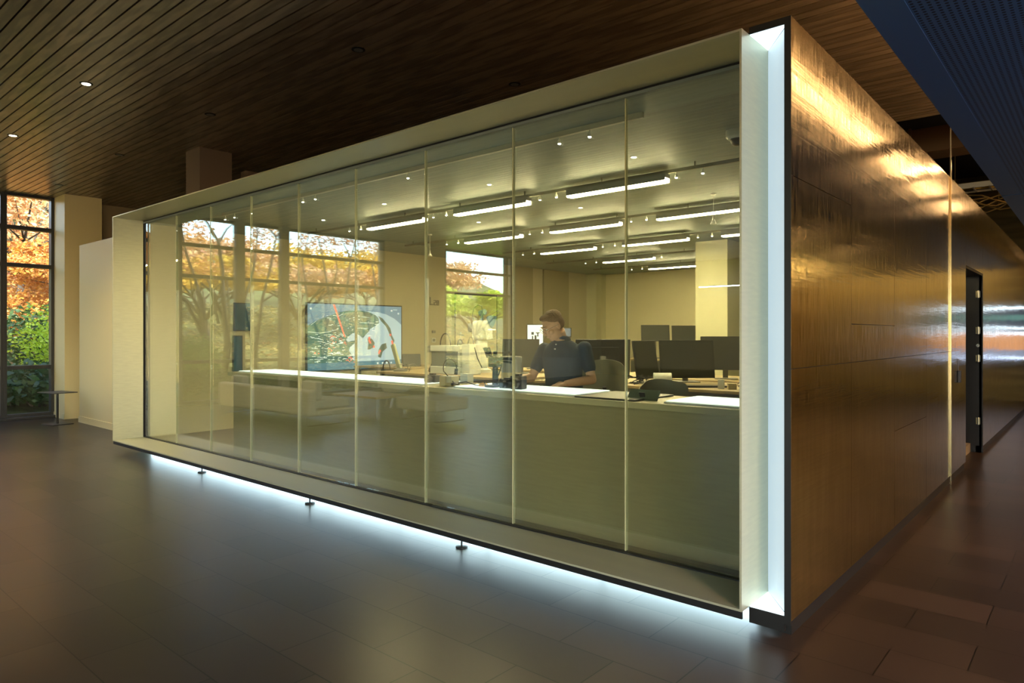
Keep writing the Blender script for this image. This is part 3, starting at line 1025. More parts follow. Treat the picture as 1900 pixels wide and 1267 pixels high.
def chair(px, py, t, yaw, lab, topz=None):
    p = pt(px, py, t)
    o = thing('office_chair', lab, 'chair', (p.x, p.y, 0.115), yaw, 'office chairs')
    hz = p.z - 0.115          # top of backrest
    prof = MB()
    n = 14
    rows = 8
    vs = []
    for j in range(rows + 1):
        v = j / rows
        z = hz - 0.50 + 0.50 * v
        hw = 0.23 * (1 - 0.06 * v) * (1.0 if v < 0.8 else math.sqrt(max(0.0, 1 - ((v - 0.8) / 0.22) ** 2)) * 0.25 + 0.75)
        for i in range(n + 1):
            u = i / n * 2 - 1
            yv = 0.20 - 0.07 * (1 - u * u) * -1 - 0.04 * v - 0.10 * u * u
            zz = z - (0.03 * u * u if v > 0.9 else 0)
            vs.append((hw * u, yv, zz))
    N = len(vs)
    vs2 = [(a, b + 0.02, c) for a, b, c in vs]
    fs = []
    for j in range(rows):
        for i in range(n):
            q = j * (n + 1) + i
            fs.append((q, q + 1, q + n + 2, q + n + 1))
            fs.append((N + q + n + 1, N + q + n + 2, N + q + 1, N + q))
    rim = [i for i in range(n + 1)] + [j * (n + 1) + n for j in range(1, rows + 1)] + [rows * (n + 1) + i for i in range(n - 1, -1, -1)] + [j * (n + 1) for j in range(rows - 1, 0, -1)]
    for a, b in zip(rim, rim[1:] + rim[:1]):
        fs.append((b, a, N + a, N + b))
    MB().add(vs + vs2, fs).build('backrest', M_MESH, o, smooth=True)
    MB().box(-0.24, -0.26, hz - 0.60, 0.24, 0.2, hz - 0.53).build('seat', M_MESH, o, bevel=0.03, seg=3)
    MB().tube([(0, 0.20, hz - 0.28), (0, 0.30, hz - 0.45), (0, 0.05, hz - 0.62)], 0.02, 8).build('back_support', M_PLASTIC, o)
    MB().tube([(0, 0, 0.09), (0, 0, hz - 0.6)], 0.028, 12).build('column', M_CHROME, o)
    b = MB()
    for k in range(5):
        a = 2 * PI * k / 5
        b.tube([(0, 0, 0.11), (0.27 * math.cos(a), 0.27 * math.sin(a), 0.07)], [0.022, 0.015], 8)
    b.build('star_base', M_PLASTIC, o)
    for k in range(5):
        a = 2 * PI * k / 5
        MB().tube([(0.27 * math.cos(a) - 0.015, 0.27 * math.sin(a), 0.03), (0.27 * math.cos(a) + 0.015, 0.27 * math.sin(a), 0.03)], 0.03, 12).build('caster', M_PLASTIC, o)
    return o


chair(1238, 706, 5.75, R_(50), 'grey office chair with rounded backrest behind the tablet')
chair(1116, 668, 6.8, R_(25), 'grey office chair behind the person\'s elbow')

# clutter on the desks
pr = thing('paper_roll', 'white paper roll lying in front of the large dark monitor', 'paper roll', (*pt(1229, 698, 7.1).xy, DZ), R_(35))
pr.location.z = DZ
MB().tube([(-0.09, 0, 0.065), (0.09, 0, 0.065)], 0.065, 28).build('roll', M_WHITE, pr, smooth=True)
MB().tube([(-0.092, 0, 0.065), (0.092, 0, 0.065)], 0.02, 16).build('core', M_TAN, pr)
def clutter(px, py, t, name, cat, lab, mk_, z=DZ, rz=0.3):
    p = pt(px, py, t)
    o = mk_()
    ob = o[0].build(name, o[1], bevel=o[2] if len(o) > 2 else 0.0, smooth=len(o) > 3)
    ob.location = (p.x, p.y, z)
    ob.rotation_euler = (0, 0, rz)
    tag(ob, lab, cat)
    return ob
YD = 6.35
def dpos(px):
    d = cdir(px)
    return YD / d[1]
clutter(1338, 690, dpos(1338), 'memo_block', 'note block', 'cream note block upright under the cut-off monitor', lambda: (MB().box(-0.03, -0.02, 0, 0.03, 0.02, 0.09), M_WHITE, 0.003))
clutter(1358, 700, dpos(1358), 'card_box', 'small box', 'small cream card box on the desk by the bright reveal', lambda: (MB().box(-0.04, -0.03, 0, 0.04, 0.03, 0.06), mat('cream_card', (0, 0, 0)), 0.003), rz=0.6)
clutter(1310, 705, dpos(1310) + .1, 'keyboard', 'keyboard', 'flat black keyboard on the desk under the large monitor', lambda: (MB().box(-0.21, -0.07, 0, 0.21, 0.07, 0.02), M_PLASTIC, 0.005), rz=0.7)


def tangle(cx, cy, cz, rad, n, seed, hh=0.06):
    r = random.Random(seed)
    mb = MB()
    for i in range(n):
        p = Vector((r.uniform(-rad, rad), r.uniform(-rad * .6, rad * .6), r.uniform(0.006, hh)))
        q = []
        d = Vector((r.uniform(-1, 1), r.uniform(-1, 1), 0)).normalized()
        for k in range(7):
            q.append((cx + p.x, cy + p.y, cz + max(0.006, p.z)))
            d = (d + Vector((r.uniform(-.8, .8), r.uniform(-.8, .8), r.uniform(-.3, .3)))).normalized()
            p = p + d * rad * 0.22
            p.x = max(-rad, min(rad, p.x)); p.y = max(-rad * .6, min(rad * .6, p.y)); p.z = max(0.005, min(hh, p.z))
        mb.tube(q, 0.0045, 5)
    return mb


p = pt(1178, 700, dpos(1178))
tag(tangle(p.x, YD, DZ, 0.2, 26, 3, 0.10).build('cable_tangle', M_PLASTIC, smooth='all'), 'tangle of black cables on the desk beside the last glass joint', 'cables')
p = pt(1345, 705, dpos(1345))
tag(tangle(p.x + 0.1, 6.8, DZ, 0.2, 12, 5, 0.03).build('cable_tangle', M_PLASTIC, smooth='all'), 'loose black cables on the desk below the cut-off monitor', 'cables')
p = pt(745, 695, 8.4)
tag(tangle(-7.55, 6.4, DZ, 0.16, 12, 8, 0.10).build('cable_tangle', M_GREYPL, smooth='all'), 'coiled grey cables on the desk below the map screen', 'cables')

# white machines on the middle desk
def onY(px, Y=6.5):
    d = cdir(px)
    return d[0] * Y / d[1]
x0, x1 = onY(818), onY(873)
mc = thing('bench_machine', 'low white bench machine with a dark window and arched hoses', 'lab machine', ((x0 + x1) / 2, 6.5, DZ))
w = x1 - x0
MB().box(-w / 2, -0.2, 0, w / 2, 0.2, 0.10).box(-w / 2, -0.2, 0.30, w / 2, 0.2, 0.38).box(w / 2 - 0.04, -0.2, 0.10, w / 2, 0.2, 0.30).box(-w / 2, 0.1, 0.1, w / 2, 0.2, 0.3).build('casing', M_WHITE, mc, bevel=0.008)
MB().box(-w / 2 + 0.02, -0.19, 0.10, w / 2 - 0.04, -0.17, 0.30).build('window_panel', mat('grey_tint', (0.22, 0.24, 0.22), 0.2), mc)
for xx, rr in ((-w / 4, 0.10), (w / 4, 0.05)):
    MB().tube([(xx + rr * math.cos(a), -0.05, 0.38 + 1.6 * rr * math.sin(a)) for a in [R_(q) for q in range(180, -1, -18)]], 0.008, 8).build('hose', M_PLASTIC, mc, smooth=True)
x0, x1 = onY(872), onY(891)
tw = thing('white_tower', 'narrow white tower unit beside the bench machine', 'lab machine', ((x0 + x1) / 2, 6.42, DZ))
MB().box(-0.07, -0.1, 0, 0.07, 0.12, 0.40).build('casing', M_WHITE, tw, bevel=0.01)
MB().tube([(0.0 + 0.05 * math.cos(a), 0, 0.40 + 0.09 * math.sin(a)) for a in [R_(q) for q in range(180, -1, -18)]] + [(0.12, 0, 0.22), (0.2, 0, 0.1)], 0.007, 8).build('hose', M_PLASTIC, tw, smooth=True)
ra = thing('robot_arm', 'tall white robotic microscope with a blue-grey camera head and curved cable', 'lab machine', (onY(893, 7.3), 6.75, DZ))
ra.location.y = 6.92
ra.location.x = onY(893, 6.92)
MB().lathe([(0.14, 0), (0.14, 0.04), (0.09, 0.06), (0.085, 0.42), (0.07, 0.46)], 24).build('pedestal', M_WHITE, ra, smooth=True)
MB().box(-0.11, -0.1, 0.44, 0.11, 0.12, 0.72).build('upper_body', M_WHITE, ra, bevel=0.05, seg=4)
MB().tube([(0.06, -0.02, 0.66), (0.17, -0.04, 0.60), (0.2, -0.04, 0.46)], [0.07, 0.055, 0.045], 14).build('forearm', M_WHITE, ra, smooth=True)
MB().box(-0.20, -0.07, 0.56, -0.10, 0.07, 0.68).build('motor', M_GREYPL, ra, bevel=0.015)
bl = mat('blue_grey_plastic', (0.10, 0.17, 0.24), 0.4)
MB().tube([(0.01, 0, 0.72), (0.01, 0, 0.80)], 0.022, 12).tube([(-0.02, 0, 0.82), (0.07, 0, 0.84)], 0.04, 12).build('camera_head', bl, ra)
MB().tube([(0.16, 0, 0.76), (0.22, -0.03, 0.66), (0.26, 0, 0.78)], [0.05, 0.045, 0.03], 12).build('eyepiece', bl, ra, smooth=True)
MB().box(0.16, -0.08, 0.585, 0.27, 0.0, 0.60).build('light_bar', mat('soft_warm', (1, .9, .7), .4, emit=(1, .85, .6), estr=1.5), ra)
MB().tube([(-0.14, 0, 0.68), (-0.17, 0, 0.80), (-0.14, 0, 0.90), (-0.06, 0, 0.94), (0.01, 0, 0.92), (0.02, 0, 0.85)], 0.006, 8).build('cable', M_PLASTIC, ra, smooth=True)
sp2 = thing('stage_stand', 'slender grey lab stand with shelves beside the white robotic microscope', 'lab stand', (onY(858, 6.85), 6.82, DZ))
MB().box(-0.05, -0.04, 0, 0.05, 0.04, 0.015).build('base', M_GREYPL, sp2)
MB().tube([(0, 0, 0), (0, 0, 0.56)], 0.008, 8).build('rod', M_CHROME, sp2)
for z in (0.40, 0.46, 0.52):
    MB().tube([(-0.04, 0, z), (0.05, 0, z)], 0.014, 8).build('clamp', M_GREYPL, sp2)

# slanted arm lamp at the left of the first machines
la = thing('arm_lamp', 'slanted white arm lamp in front of the map screen', 'lamp', (onY(738, 6.3), 6.35, DZ))
MB().lathe([(0.10, 0), (0.10, 0.02), (0.04, 0.05)], 20).build('base', M_GREYPL, la, smooth=True)
Ml = Matrix.Rotation(R_(-24), 4, 'Y')
MB().tbox(-0.035, -0.02, 0.02, 0.035, 0.02, 0.42, Ml).build('arm', mat('pale_green_plastic', (0.42, 0.45, 0.30), 0.5), la, bevel=0.01)
MB().tube([(-0.25 + 0.08 * math.cos(a), -0.05, 0.02 + 0.13 * math.sin(a)) for a in [R_(q) for q in range(0, 181, 20)]], 0.008, 8).build('cable', M_PLASTIC, la, smooth=True)
lb = thing('toy_cart', 'small black tool on wheels on the desk below the wall switches', 'tool', (onY(801, 6.4), 6.4, DZ))
MB().tube([(-0.04, 0, 0.02), (0.0, 0, 0.08), (0.03, 0, 0.16)], [0.03, 0.025, 0.008], 10).build('body', M_PLASTIC, lb, smooth=True)
MB().tube([(0.03, -0.02, 0.02), (0.03, 0.02, 0.02)], 0.02, 12).build('wheel', M_PLASTIC, lb)

# wall screen with the map on the left wall of the box
WX = -10.195
sc0 = thing('map_screen', 'large wall screen showing a globe map with red marks', 'screen', (WX, 7.485, 1.52), 0)
SW, SH = 2.03, 1.14
M_SKYSC = mat('screen_sky', (0.2, 0.3, 0.4), 0.3, emit=(0.13, 0.24, 0.38), estr=0.9)
M_SEA = mat('screen_sea', (0.4, 0.5, 0.6), 0.3, emit=(0.42, 0.56, 0.68), estr=0.9)
M_LAND = mat('screen_land', (0.1, 0.2, 0.2), 0.3, emit=(0.045, 0.12, 0.11), estr=0.9)
M_LAND2 = mat('screen_land_brown', (0.1, 0.2, 0.2), 0.3, emit=(0.16, 0.13, 0.08), estr=0.9)
M_RED = mat('screen_red', (0.8, 0.2, 0.15), 0.3, emit=(0.85, 0.16, 0.10), estr=1.0)
M_TXT = mat('screen_white', (0.8, 0.8, 0.8), 0.3, emit=(0.7, 0.85, 0.85), estr=1.0)
M_BAR = mat('screen_bar', (0.1, 0.2, 0.3), 0.3, emit=(0.10, 0.20, 0.27), estr=0.9)
MB().box(0, -SW / 2 - 0.02, -SH / 2 - 0.02, 0.04, SW / 2 + 0.02, SH / 2 + 0.02).build('bezel', M_PLASTIC, sc0, bevel=0.004)
def flat(poly, depth, name, m, parent=sc0):
    """poly in screen fractions (u to the right as seen, v down)"""
    vs = []
    for d in (0.04, depth):
        for u, v in poly:
            vs.append((d, (u - 0.5) * SW, (0.5 - v) * SH))
    k = len(poly)
    fs = [tuple(range(k - 1, -1, -1)), tuple(range(k, 2 * k))] + [(i, (i + 1) % k, k + (i + 1) % k, k + i) for i in range(k)]
    return MB().add(vs, fs).build(name, m, parent)
flat([(0, 0), (1, 0), (1, 1), (0, 1)], 0.0405, 'screen_picture', M_SKYSC)
flat([(0.0, 0.9), (1, 0.88), (1, 0.3), (0.92, 0.2), (0.82, 0.13), (0.72, 0.10), (0.6, 0.09), (0.4, 0.12), (0.2, 0.25), (0.0, 0.40)], 0.041, 'sea', M_SEA)
lands = [[(0, .90), (0, .33), (.06, .27), (.15, .21), (.22, .17), (.30, .12), (.40, .09), (.52, .08), (.62, .10), (.70, .15), (.735, .2), (.74, .27), (.70, .32), (.64, .37), (.62, .42), (.58, .48), (.56, .52), (.52, .47), (.47, .43), (.43, .46),
          (.40, .50), (.38, .54), (.40, .58), (.44, .56), (.49, .55), (.50, .57), (.45, .62), (.42, .66), (.41, .71), (.44, .78), (.47, .84), (.5, .90)],
         [(.61, .52), (.66, .53), (.69, .60), (.68, .66), (.64, .70), (.61, .70), (.62, .62)],
         [(.73, .72), (.77, .62), (.82, .60), (.83, .68), (.78, .74), (.76, .84), (.73, .82)],
         [(.73, .16), (.78, .20), (.84, .30), (.87, .36), (.89, .48), (.92, .56), (.91, .60), (.88, .52), (.85, .42), (.82, .33), (.76, .24)]]
for q, l in enumerate(lands):
    flat(l, 0.0418, 'land', M_LAND if q == 0 else M_LAND2)
flat([(.14, .26), (.22, .20), (.30, .35), (.34, .50), (.26, .46), (.18, .38)], 0.0424, 'highland', M_LAND2)
flat([(.36, .14), (.46, .10), (.62, .11), (.66, .16), (.60, .26), (.50, .30), (.42, .26)], 0.0424, 'highland', M_LAND2)
flat([(0, .895), (1, .875), (1, 1), (0, 1)], 0.043, 'screen_base_bar', M_BAR)
rr = random.Random(4)
mk = MB()
def dash(mb, u, v, du, dv, dep=0.0436):
    y0, y1 = (u - 0.5) * SW, (u + du - 0.5) * SW
    z0, z1 = (0.5 - v) * SH, (0.5 - v - dv) * SH
    mb.box(0.042, y0, z1, dep, y1, z0)
for i in range(170):
    v = rr.uniform(.45, .88) if i > 40 else rr.uniform(.15, .5)
    u = rr.uniform(.01, .36 + (.12 if v > .75 else 0)) if i > 40 else rr.uniform(.15, .72)
    dash(mk, u, v, rr.uniform(.012, .035), .007)
for u, v in ((.02, .06), (.955, .10), (.875, .055), (.715, .91), (.77, .91), (.82, .91), (.87, .91)):
    dash(mk, u, v, .018, .028, 0.0445)
dash(mk, .90, .05, .05, .006)
mk.build('map_labels', M_TXT, sc0)
mk = MB()
for i in range(40):
    u, v = rr.choice(((.24, .50), (.35, .60), (.40, .84), (.46, .86), (.08, .72), (.22, .68), (.25, .55), (.33, .55)))
    dash(mk, u + rr.uniform(-.03, .03), v + rr.uniform(-.04, .04), .012, .012, 0.044)
for u, v in ((.62, .5), (.62, .54), (.63, .57), (.67, .64), (.88, .56), (.885, .59), (.73, .74), (.74, .71), (.86, .45)):
    dash(mk, u, v, .02, .035, 0.044)
mk.build('map_marks', M_RED, sc0)
flat([(.245, .0), (.265, .0), (.375, .50), (.36, .50)], 0.0442, 'red_beam', M_RED)
# rivers
mk = MB()
for path in ([(.30, .18), (.35, .14)], [(0, .42), (.12, .44), (.2, .42), (.3, .38)], [(.55, .18), (.63, .19)], [(.52, .27), (.68, .28)], [(.5, .36), (.62, .36)], [(.03, .32), (.08, .26)]):
    for (a, b), (c, d) in zip(path[:-1], path[1:]):
        mk.tube([(0.0435, (a - .5) * SW, (.5 - b) * SH), (0.0435, (c - .5) * SW, (.5 - d) * SH)], 0.003, 4)
mk.build('map_rivers', M_TXT, sc0)

# small wall panels near the screen
def wallthing(name, y0, y1, z0, z1, lab, cat, m, extra=None, th=0.025, x=WX):
    t = thing(name, lab, cat, (x, (y0 + y1) / 2, (z0 + z1) / 2))
    MB().box(0, -(y1 - y0) / 2, -(z1 - z0) / 2, th, (y1 - y0) / 2, (z1 - z0) / 2).build('housing', m, t, bevel=0.003)
    if extra:
        a, b = (y1 - y0) / 2 - 0.015, (z1 - z0) / 2 - 0.015
        MB().box(th, -a, -b, th + 0.002, a, b).build('face', extra, t)
    return t
M_BLUEP = mat('deep_blue_panel', (0.03, 0.10, 0.17), 0.25)
wallthing('notice_panel', 5.19, 5.47, 1.62, 2.06, 'dark blue notice panel on the wall before the map screen, upper one', 'panel', M_PLASTIC, M_BLUEP)
wallthing('notice_panel', 5.17, 5.33, 0.98, 1.55, 'narrow dark blue panel hanging under the upper blue panel', 'panel', M_PLASTIC, M_BLUEP)
def lw(px, py):
    d = cdir(px); t = WX / d[0]
    return d[1] * t, CAMZ - (py - 620) / F * t
ya, za = lw(797, 566); yb, zb = lw(809, 552)
LT = thing('wall_sign', 'small dark sign beside the wide door reading L28', 'sign', (WX, ya, za))
def seg(y0, z0, y1, z1):
    return (0.0, y0, z0, 0.012, y1, z1)
for nm, bx_ in (('letter_l', ((0, 0, .025, .16), (0, 0, .09, .025))), ('digit_two', ((.11, .0, .17, .02), (.11, .045, .17, .06), (.11, .09, .17, .105), (.11, .0, .125, .05), (.155, .05, .17, .1))),
                ('digit_eight', ((.19, .0, .25, .02), (.19, .045, .25, .06), (.19, .09, .25, .105), (.19, .0, .205, .1), (.235, .0, .25, .1)))):
    m_ = MB()
    for a, b, c, d in bx_:
        m_.box(0, a, b, 0.012, c, d)
    m_.build(nm, mat('sign_grey', (0.18, 0.17, 0.13), 0.5), LT)
for px0, py0, px1, py1, lab in ((801, 613, 807, 618, 'small dark thermostat beside the wide door'), (800, 627, 807, 635, 'pale wall switch below the dark thermostat'),
                                (792, 641, 811, 646, 'wide grey wall outlet, upper of the pair'), (792, 648, 811, 653, 'wide grey wall outlet, lower of the pair')):
    ya, za = lw(px0, py0); yb, zb = lw(px1, py1)
    pale = 'pale' in lab
    o = wallthing('wall_switch', ya, yb, zb, za, lab, 'switch', M_WHITE if pale else M_GREYPL, M_GREYPL)
ya, za = lw(844, 542); yb, zb = lw(922, 546)
o = struct('door_2', MB().box(WX, ya + 0.02, 0.115, WX + 0.006, yb - 0.02, 2.40), mat('door_cream', (0.62, 0.54, 0.32), 0.5))
MB().box(WX, ya - 0.01, 0.115, WX + 0.003, ya + 0.02, 2.43).box(WX, yb - 0.02, 0.115, WX + 0.003, yb + 0.01, 2.43).box(WX, ya, 2.40, WX + 0.003, yb, 2.43).build('door_frame', M_MULL, o)
struct('trim_shade_bands', MB().box(-10.2, 11.75, 0.115, -10.17, 12.5, 3.12).box(-10.2, 12.9, 0.115, -10.15, 13.9, 3.12), mat('taupe_shade_band', (0.34, 0.30, 0.18), 0.6))  # darker bands put in for the vertical shading along this wall

# ------------------------------------------------------------------ furniture of the lobby (mirrored in the glass)
def sofa(x0, x1, y0, y1, lab, arm=True):
    t = thing('sofa', lab, 'sofa', ((x0 + x1) / 2, (y0 + y1) / 2, 0))
    w, d = (x1 - x0) / 2, (y1 - y0) / 2
    MB().box(-w, d - 0.18, 0.17, w, d, 0.63).build('backrest', M_SOFA, t, bevel=0.05, seg=4)
    n_ = 3
    for k in range(n_):
        a = -w + 0.12 + (2 * w - 0.24) * k / n_
        b = -w + 0.12 + (2 * w - 0.24) * (k + 1) / n_
        MB().box(a + 0.01, -d + 0.02, 0.28, b - 0.01, d - 0.19, 0.43).build('seat_cushion', M_SOFA, t, bevel=0.03, seg=3)
    for a in (-w + 0.05, w - 0.65):
        MB().box(a + 0.1, d - 0.36, 0.44, a + 0.55, d - 0.19, 0.76).build('back_cushion', M_SOFA, t, bevel=0.05, seg=4)
    MB().box(-w, -d, 0.17, w, d - 0.19, 0.27).build('seat_base', M_SOFA, t, bevel=0.03, seg=3)
    for a in (-w + 0.1, w - 0.1):
        MB().tube([(a, -d + 0.05, 0.17), (a, -d + 0.05, 0.008), (a, d - 0.05, 0.008), (a, d - 0.05, 0.17)], 0.008, 8).build('sled_leg', M_CHROME, t)
    return t


sofa(-13.3, -10.1, 0.45, 1.4, 'long pale grey sofa by the window wall, mirrored in the glass')
ot = thing('ottoman', 'grey upholstered bench on thin sled legs, mirrored in the glass', 'bench', (-9.35, -0.7, 0))
MB().box(-0.55, -0.4, 0.2, 0.55, 0.4, 0.42).build('cushion', M_SOFA, ot, bevel=0.04, seg=4)
for a in (-0.48, 0.48):
    MB().tube([(a, -0.35, 0.2), (a, -0.35, 0.008), (a, 0.35, 0.008), (a, 0.35, 0.2)], 0.008, 8).build('sled_leg', M_CHROME, ot)
cf = thing('coffee_table', 'low wooden coffee table by the sofa, mirrored in the glass', 'table', (-10.9, -0.5, 0))
MB().box(-0.7, -0.4, 0.36, 0.7, 0.4, 0.40).build('tabletop', M_WOODTOP, cf, bevel=0.005)
for a in (-0.62, 0.62):
    for b in (-0.33, 0.33):
        MB().tube([(a, b, 0), (a, b, 0.36)], 0.015, 8).build('leg', M_CHROME, cf)
ac = thing('armchair', 'white shell armchair beyond the coffee table, mirrored in the glass', 'chair', (-11.6, -1.7, 0), R_(200))
MB().lathe([(0.10, 0.30), (0.26, 0.34), (0.32, 0.45), (0.34, 0.58), (0.32, 0.58), (0.29, 0.46), (0.2, 0.38), (0.05, 0.36)], 24).build('shell', M_WHITE, ac, smooth=True)
for k in range(4):
    a = PI / 4 + k * PI / 2
    MB().tube([(0.08 * math.cos(a), 0.08 * math.sin(a), 0.32), (0.26 * math.cos(a), 0.26 * math.sin(a), 0.0)], 0.012, 8).build('leg', M_CHROME, ac)
sd = thing('side_table', 'small dark side table on a single pole by the window', 'side table', (-13.83, 3.85, 0), R_(10))
MB().box(-0.27, -0.2, 0.548, 0.27, 0.2, 0.562).build('tabletop', M_MULL, sd, bevel=0.004)
MB().tube([(0, 0, 0.01), (0, 0, 0.55)], 0.018, 12).build('pole', M_BLACK, sd)
MB().box(-0.2, -0.17, 0, 0.2, 0.17, 0.012).build('base', M_MULL, sd, bevel=0.004)

# video wall at the end of the corridor, seen in the bronze
vw = thing('video_wall', 'wide glowing video wall with blue and orange bands, mirrored in the bronze wall', 'screen', (-0.1, YE - 0.06, 1.6))
MB().box(-1.0, 0, -0.66, 1.0, 0.05, 0.66).build('bezel', M_PLASTIC, vw)
bands = [(-0.62, -0.56, (0.5, 0.65, 1.0), 2.4), (-0.56, -0.40, (0.25, 0.32, 0.5), 0.9), (-0.40, -0.05, (0.85, 0.40, 0.18), 0.8), (-0.05, 0.03, (0.7, 0.8, 1.0), 1.8), (0.03, 0.08, (0.02, 0.04, 0.1), 0.5), (0.08, 0.14, (0.6, 0.8, 1.0), 2.2),
         (0.14, 0.30, (0.02, 0.05, 0.12), 0.6), (0.30, 0.42, (0.1, 0.30, 0.30), 0.8), (0.42, 0.56, (0.02, 0.04, 0.10), 0.6), (0.56, 0.62, (0.6, 0.8, 1.0), 3.0)]
for i, (a, b, c, s_) in enumerate(bands):
    MB().box(-0.96, -0.004, a, 0.96, 0.0, b).build('display_band', mat('band_%d' % i, (0.02, 0.02, 0.02), 0.3, emit=c, estr=s_ * 1.4), vw)

dp = thing('blue_fill_panel', 'large blue fill panel added unseen on the side wall beside the camera', 'screen', (XR - 0.01, 3.2, 1.7))  # glowing panel added out of view to throw blue light on the soffit
MB().box(-0.06, -2.0, -1.0, 0, 2.0, 1.0).build('bezel', M_PLASTIC, dp)
MB().box(-0.065, -1.95, -0.95, -0.06, 1.95, 0.95).build('screen', mat('blue_fill_glow', (0.02, 0.02, 0.02), 0.3, emit=(0.20, 0.50, 1.0), estr=4.5), dp)

# services above the box beyond the wood ceiling
ctb = thing('cable_tray', 'wire cable tray hanging in the dark ceiling void beyond the wood', 'cable tray', (-3.5, 12.2, 3.75))
m_ = MB()
for a in (0.0, 0.4):
    m_.box(0, a, 0, 3.4, a + 0.02, 0.08)
for k in range(17):
    m_.box(k * 0.2, 0.0, 0, k * 0.2 + 0.02, 0.42, 0.02)
m_.build('tray', mat('galvanised', (0.55, 0.5, 0.4), 0.35, 1.0), ctb)
for k in range(6):
    MB().tube([(3.4 * q / 8, 0.05 + k * 0.055 + 0.02 * math.sin(q * 1.7 + k), 0.04 + 0.012 * math.cos(q + k)) for q in range(9)], 0.011, 6).build('cable', M_PLASTIC if k % 2 else mat('yellow_cable', (0.6, 0.42, 0.06), 0.5), ctb, smooth=True)
for a in (0.3, 3.0):
    MB().tube([(a, 0.2, 0.02), (a, 0.2, 1.65)], 0.006, 6).build('hanger', M_CHROME, ctb)
dk = thing('air_duct', 'dull metal air duct crossing the dark ceiling void', 'duct', (-4.5, 11.0, 4.1))
MB().box(0, 0, 0, 4.3, 0.5, 0.35).build('casing', mat('dull_duct', (0.22, 0.12, 0.06), 0.4, 0.8), dk, bevel=0.01)
for k in range(4):
    MB().box(k * 1.2, -0.02, -0.02, k * 1.2 + 0.03, 0.52, 0.37).build('flange', mat('dull_duct', (0, 0, 0)), dk)
for a in (0.5, 3.7):
    MB().tube([(a, 0.25, 0.35), (a, 0.25, 1.3)], 0.008, 6).build('hanger', M_CHROME, dk)
dk2 = thing('sprinkler_pipe', 'thin pipe run under the wood ceiling end', 'pipe', (-4.5, 9.75, 4.35))
MB().tube([(0, 0, 0), (4.3, 0, 0)], 0.03, 12).build('pipe', mat('copper_brown', (0.30, 0.14, 0.05), 0.35, 0.8), dk2, smooth=True)
for a in (0.5, 2.5, 4.0):
    MB().tube([(a, 0, 0.03), (a, 0, 1.05)], 0.006, 6).build('hanger', M_CHROME, dk2)
cbl = MB()
for k in range(7):
    r0 = random.Random(k)
    cbl.tube([(-2.4 + q * 0.2, 14.2 + 0.1 * k + 0.15 * math.sin(q * 0.8 + k), 3.75 + 0.25 * math.sin(q * 0.5 + k * 0.7) ** 2) for q in range(9)], 0.012, 6)
for hx, hy, hz_ in ((-2.0, 14.25, 3.78), (-1.4, 14.6, 3.8)):
    cbl.tube([(hx, hy, hz_), (hx, hy, 5.4)], 0.005, 5)
tag(cbl.build('hanging_cables', mat('gold_cable', (0.5, 0.35, 0.12), 0.4), smooth='all'), 'loose bundle of looping cables above the far end of the bronze wall', 'cables')
vl = thing('void_fill_light', 'warm fill lamp added out of sight in the ceiling void by the cable tray', 'light', (-0.1, 13.2, 4.3))  # hidden lamp added to give the cable void its gold glow
MB().box(-0.6, -0.05, 0.03, 0.6, 0.05, 0.5).build('housing', M_BLACK, vl)
MB().box(-0.58, -0.04, 0.0, 0.58, 0.04, 0.03).build('lamp', M_WARMLED, vl)

# unseen warm strips below the soffit (far side), added to brighten the corridor
cs0 = None
for yy in (5.0, 7.2, 9.4, 11.6, 13.8, 16.0):
    if cs0 is None:
        cs0 = thing('added_corridor_strip', 'warm fill strip added under the perforated soffit, first from the camera', 'ceiling light', (3.1, yy, 3.02), 0, 'added fill strips of the corridor')
        MB().box(-0.6, -0.05, -0.012, 0.6, 0.05, 0.0).build('lamp', mat('corridor_warm', (1, 1, 1), .4, emit=(1.0, 0.66, 0.22), estr=70.0), cs0)
        MB().box(-0.62, -0.07, -0.008, 0.62, 0.07, 0.004).build('bezel', M_BLACK, cs0)
    else:
        dup(cs0, (3.1, yy, 3.02), 0, 'warm fill strip added under the perforated soffit, %s from the camera' % {7.2: 'second', 9.4: 'third', 11.6: 'fourth', 13.8: 'fifth', 16.0: 'sixth'}[yy])

sdl = None
for k, yy in enumerate((1.8, 3.8, 5.8, 7.8, 10.2, 12.6)):  # unseen downlights added to warm the corridor floor and the bronze wall
    lab = 'unseen warm downlight added in the perforated soffit, %s along the corridor' % ('first', 'second', 'third', 'fourth', 'fifth', 'sixth')[k]
    if sdl is None:
        sdl = thing('added_soffit_downlight', lab, 'downlight', (0.9, yy, 3.02), 0, 'added downlights of the soffit')
        MB().lathe([(0.06, -0.004), (0.075, -0.002), (0.075, 0.004), (0.05, 0.004)], 24).build('trim_ring', M_BLACK, sdl)
        MB().lathe([(0.045, -0.007), (0.05, -0.003), (0.04, 0.0)], 20).build('lamp', M_WARMLED, sdl)
    else:
        dup(sdl, (0.9, yy, 3.02), 0, lab)
    area_light('soffit_fill_beam', (0.9, yy, 3.0), (-0.25, 0, -1), 0.09, 0.09, 30, (1, 0.50, 0.24), 130)

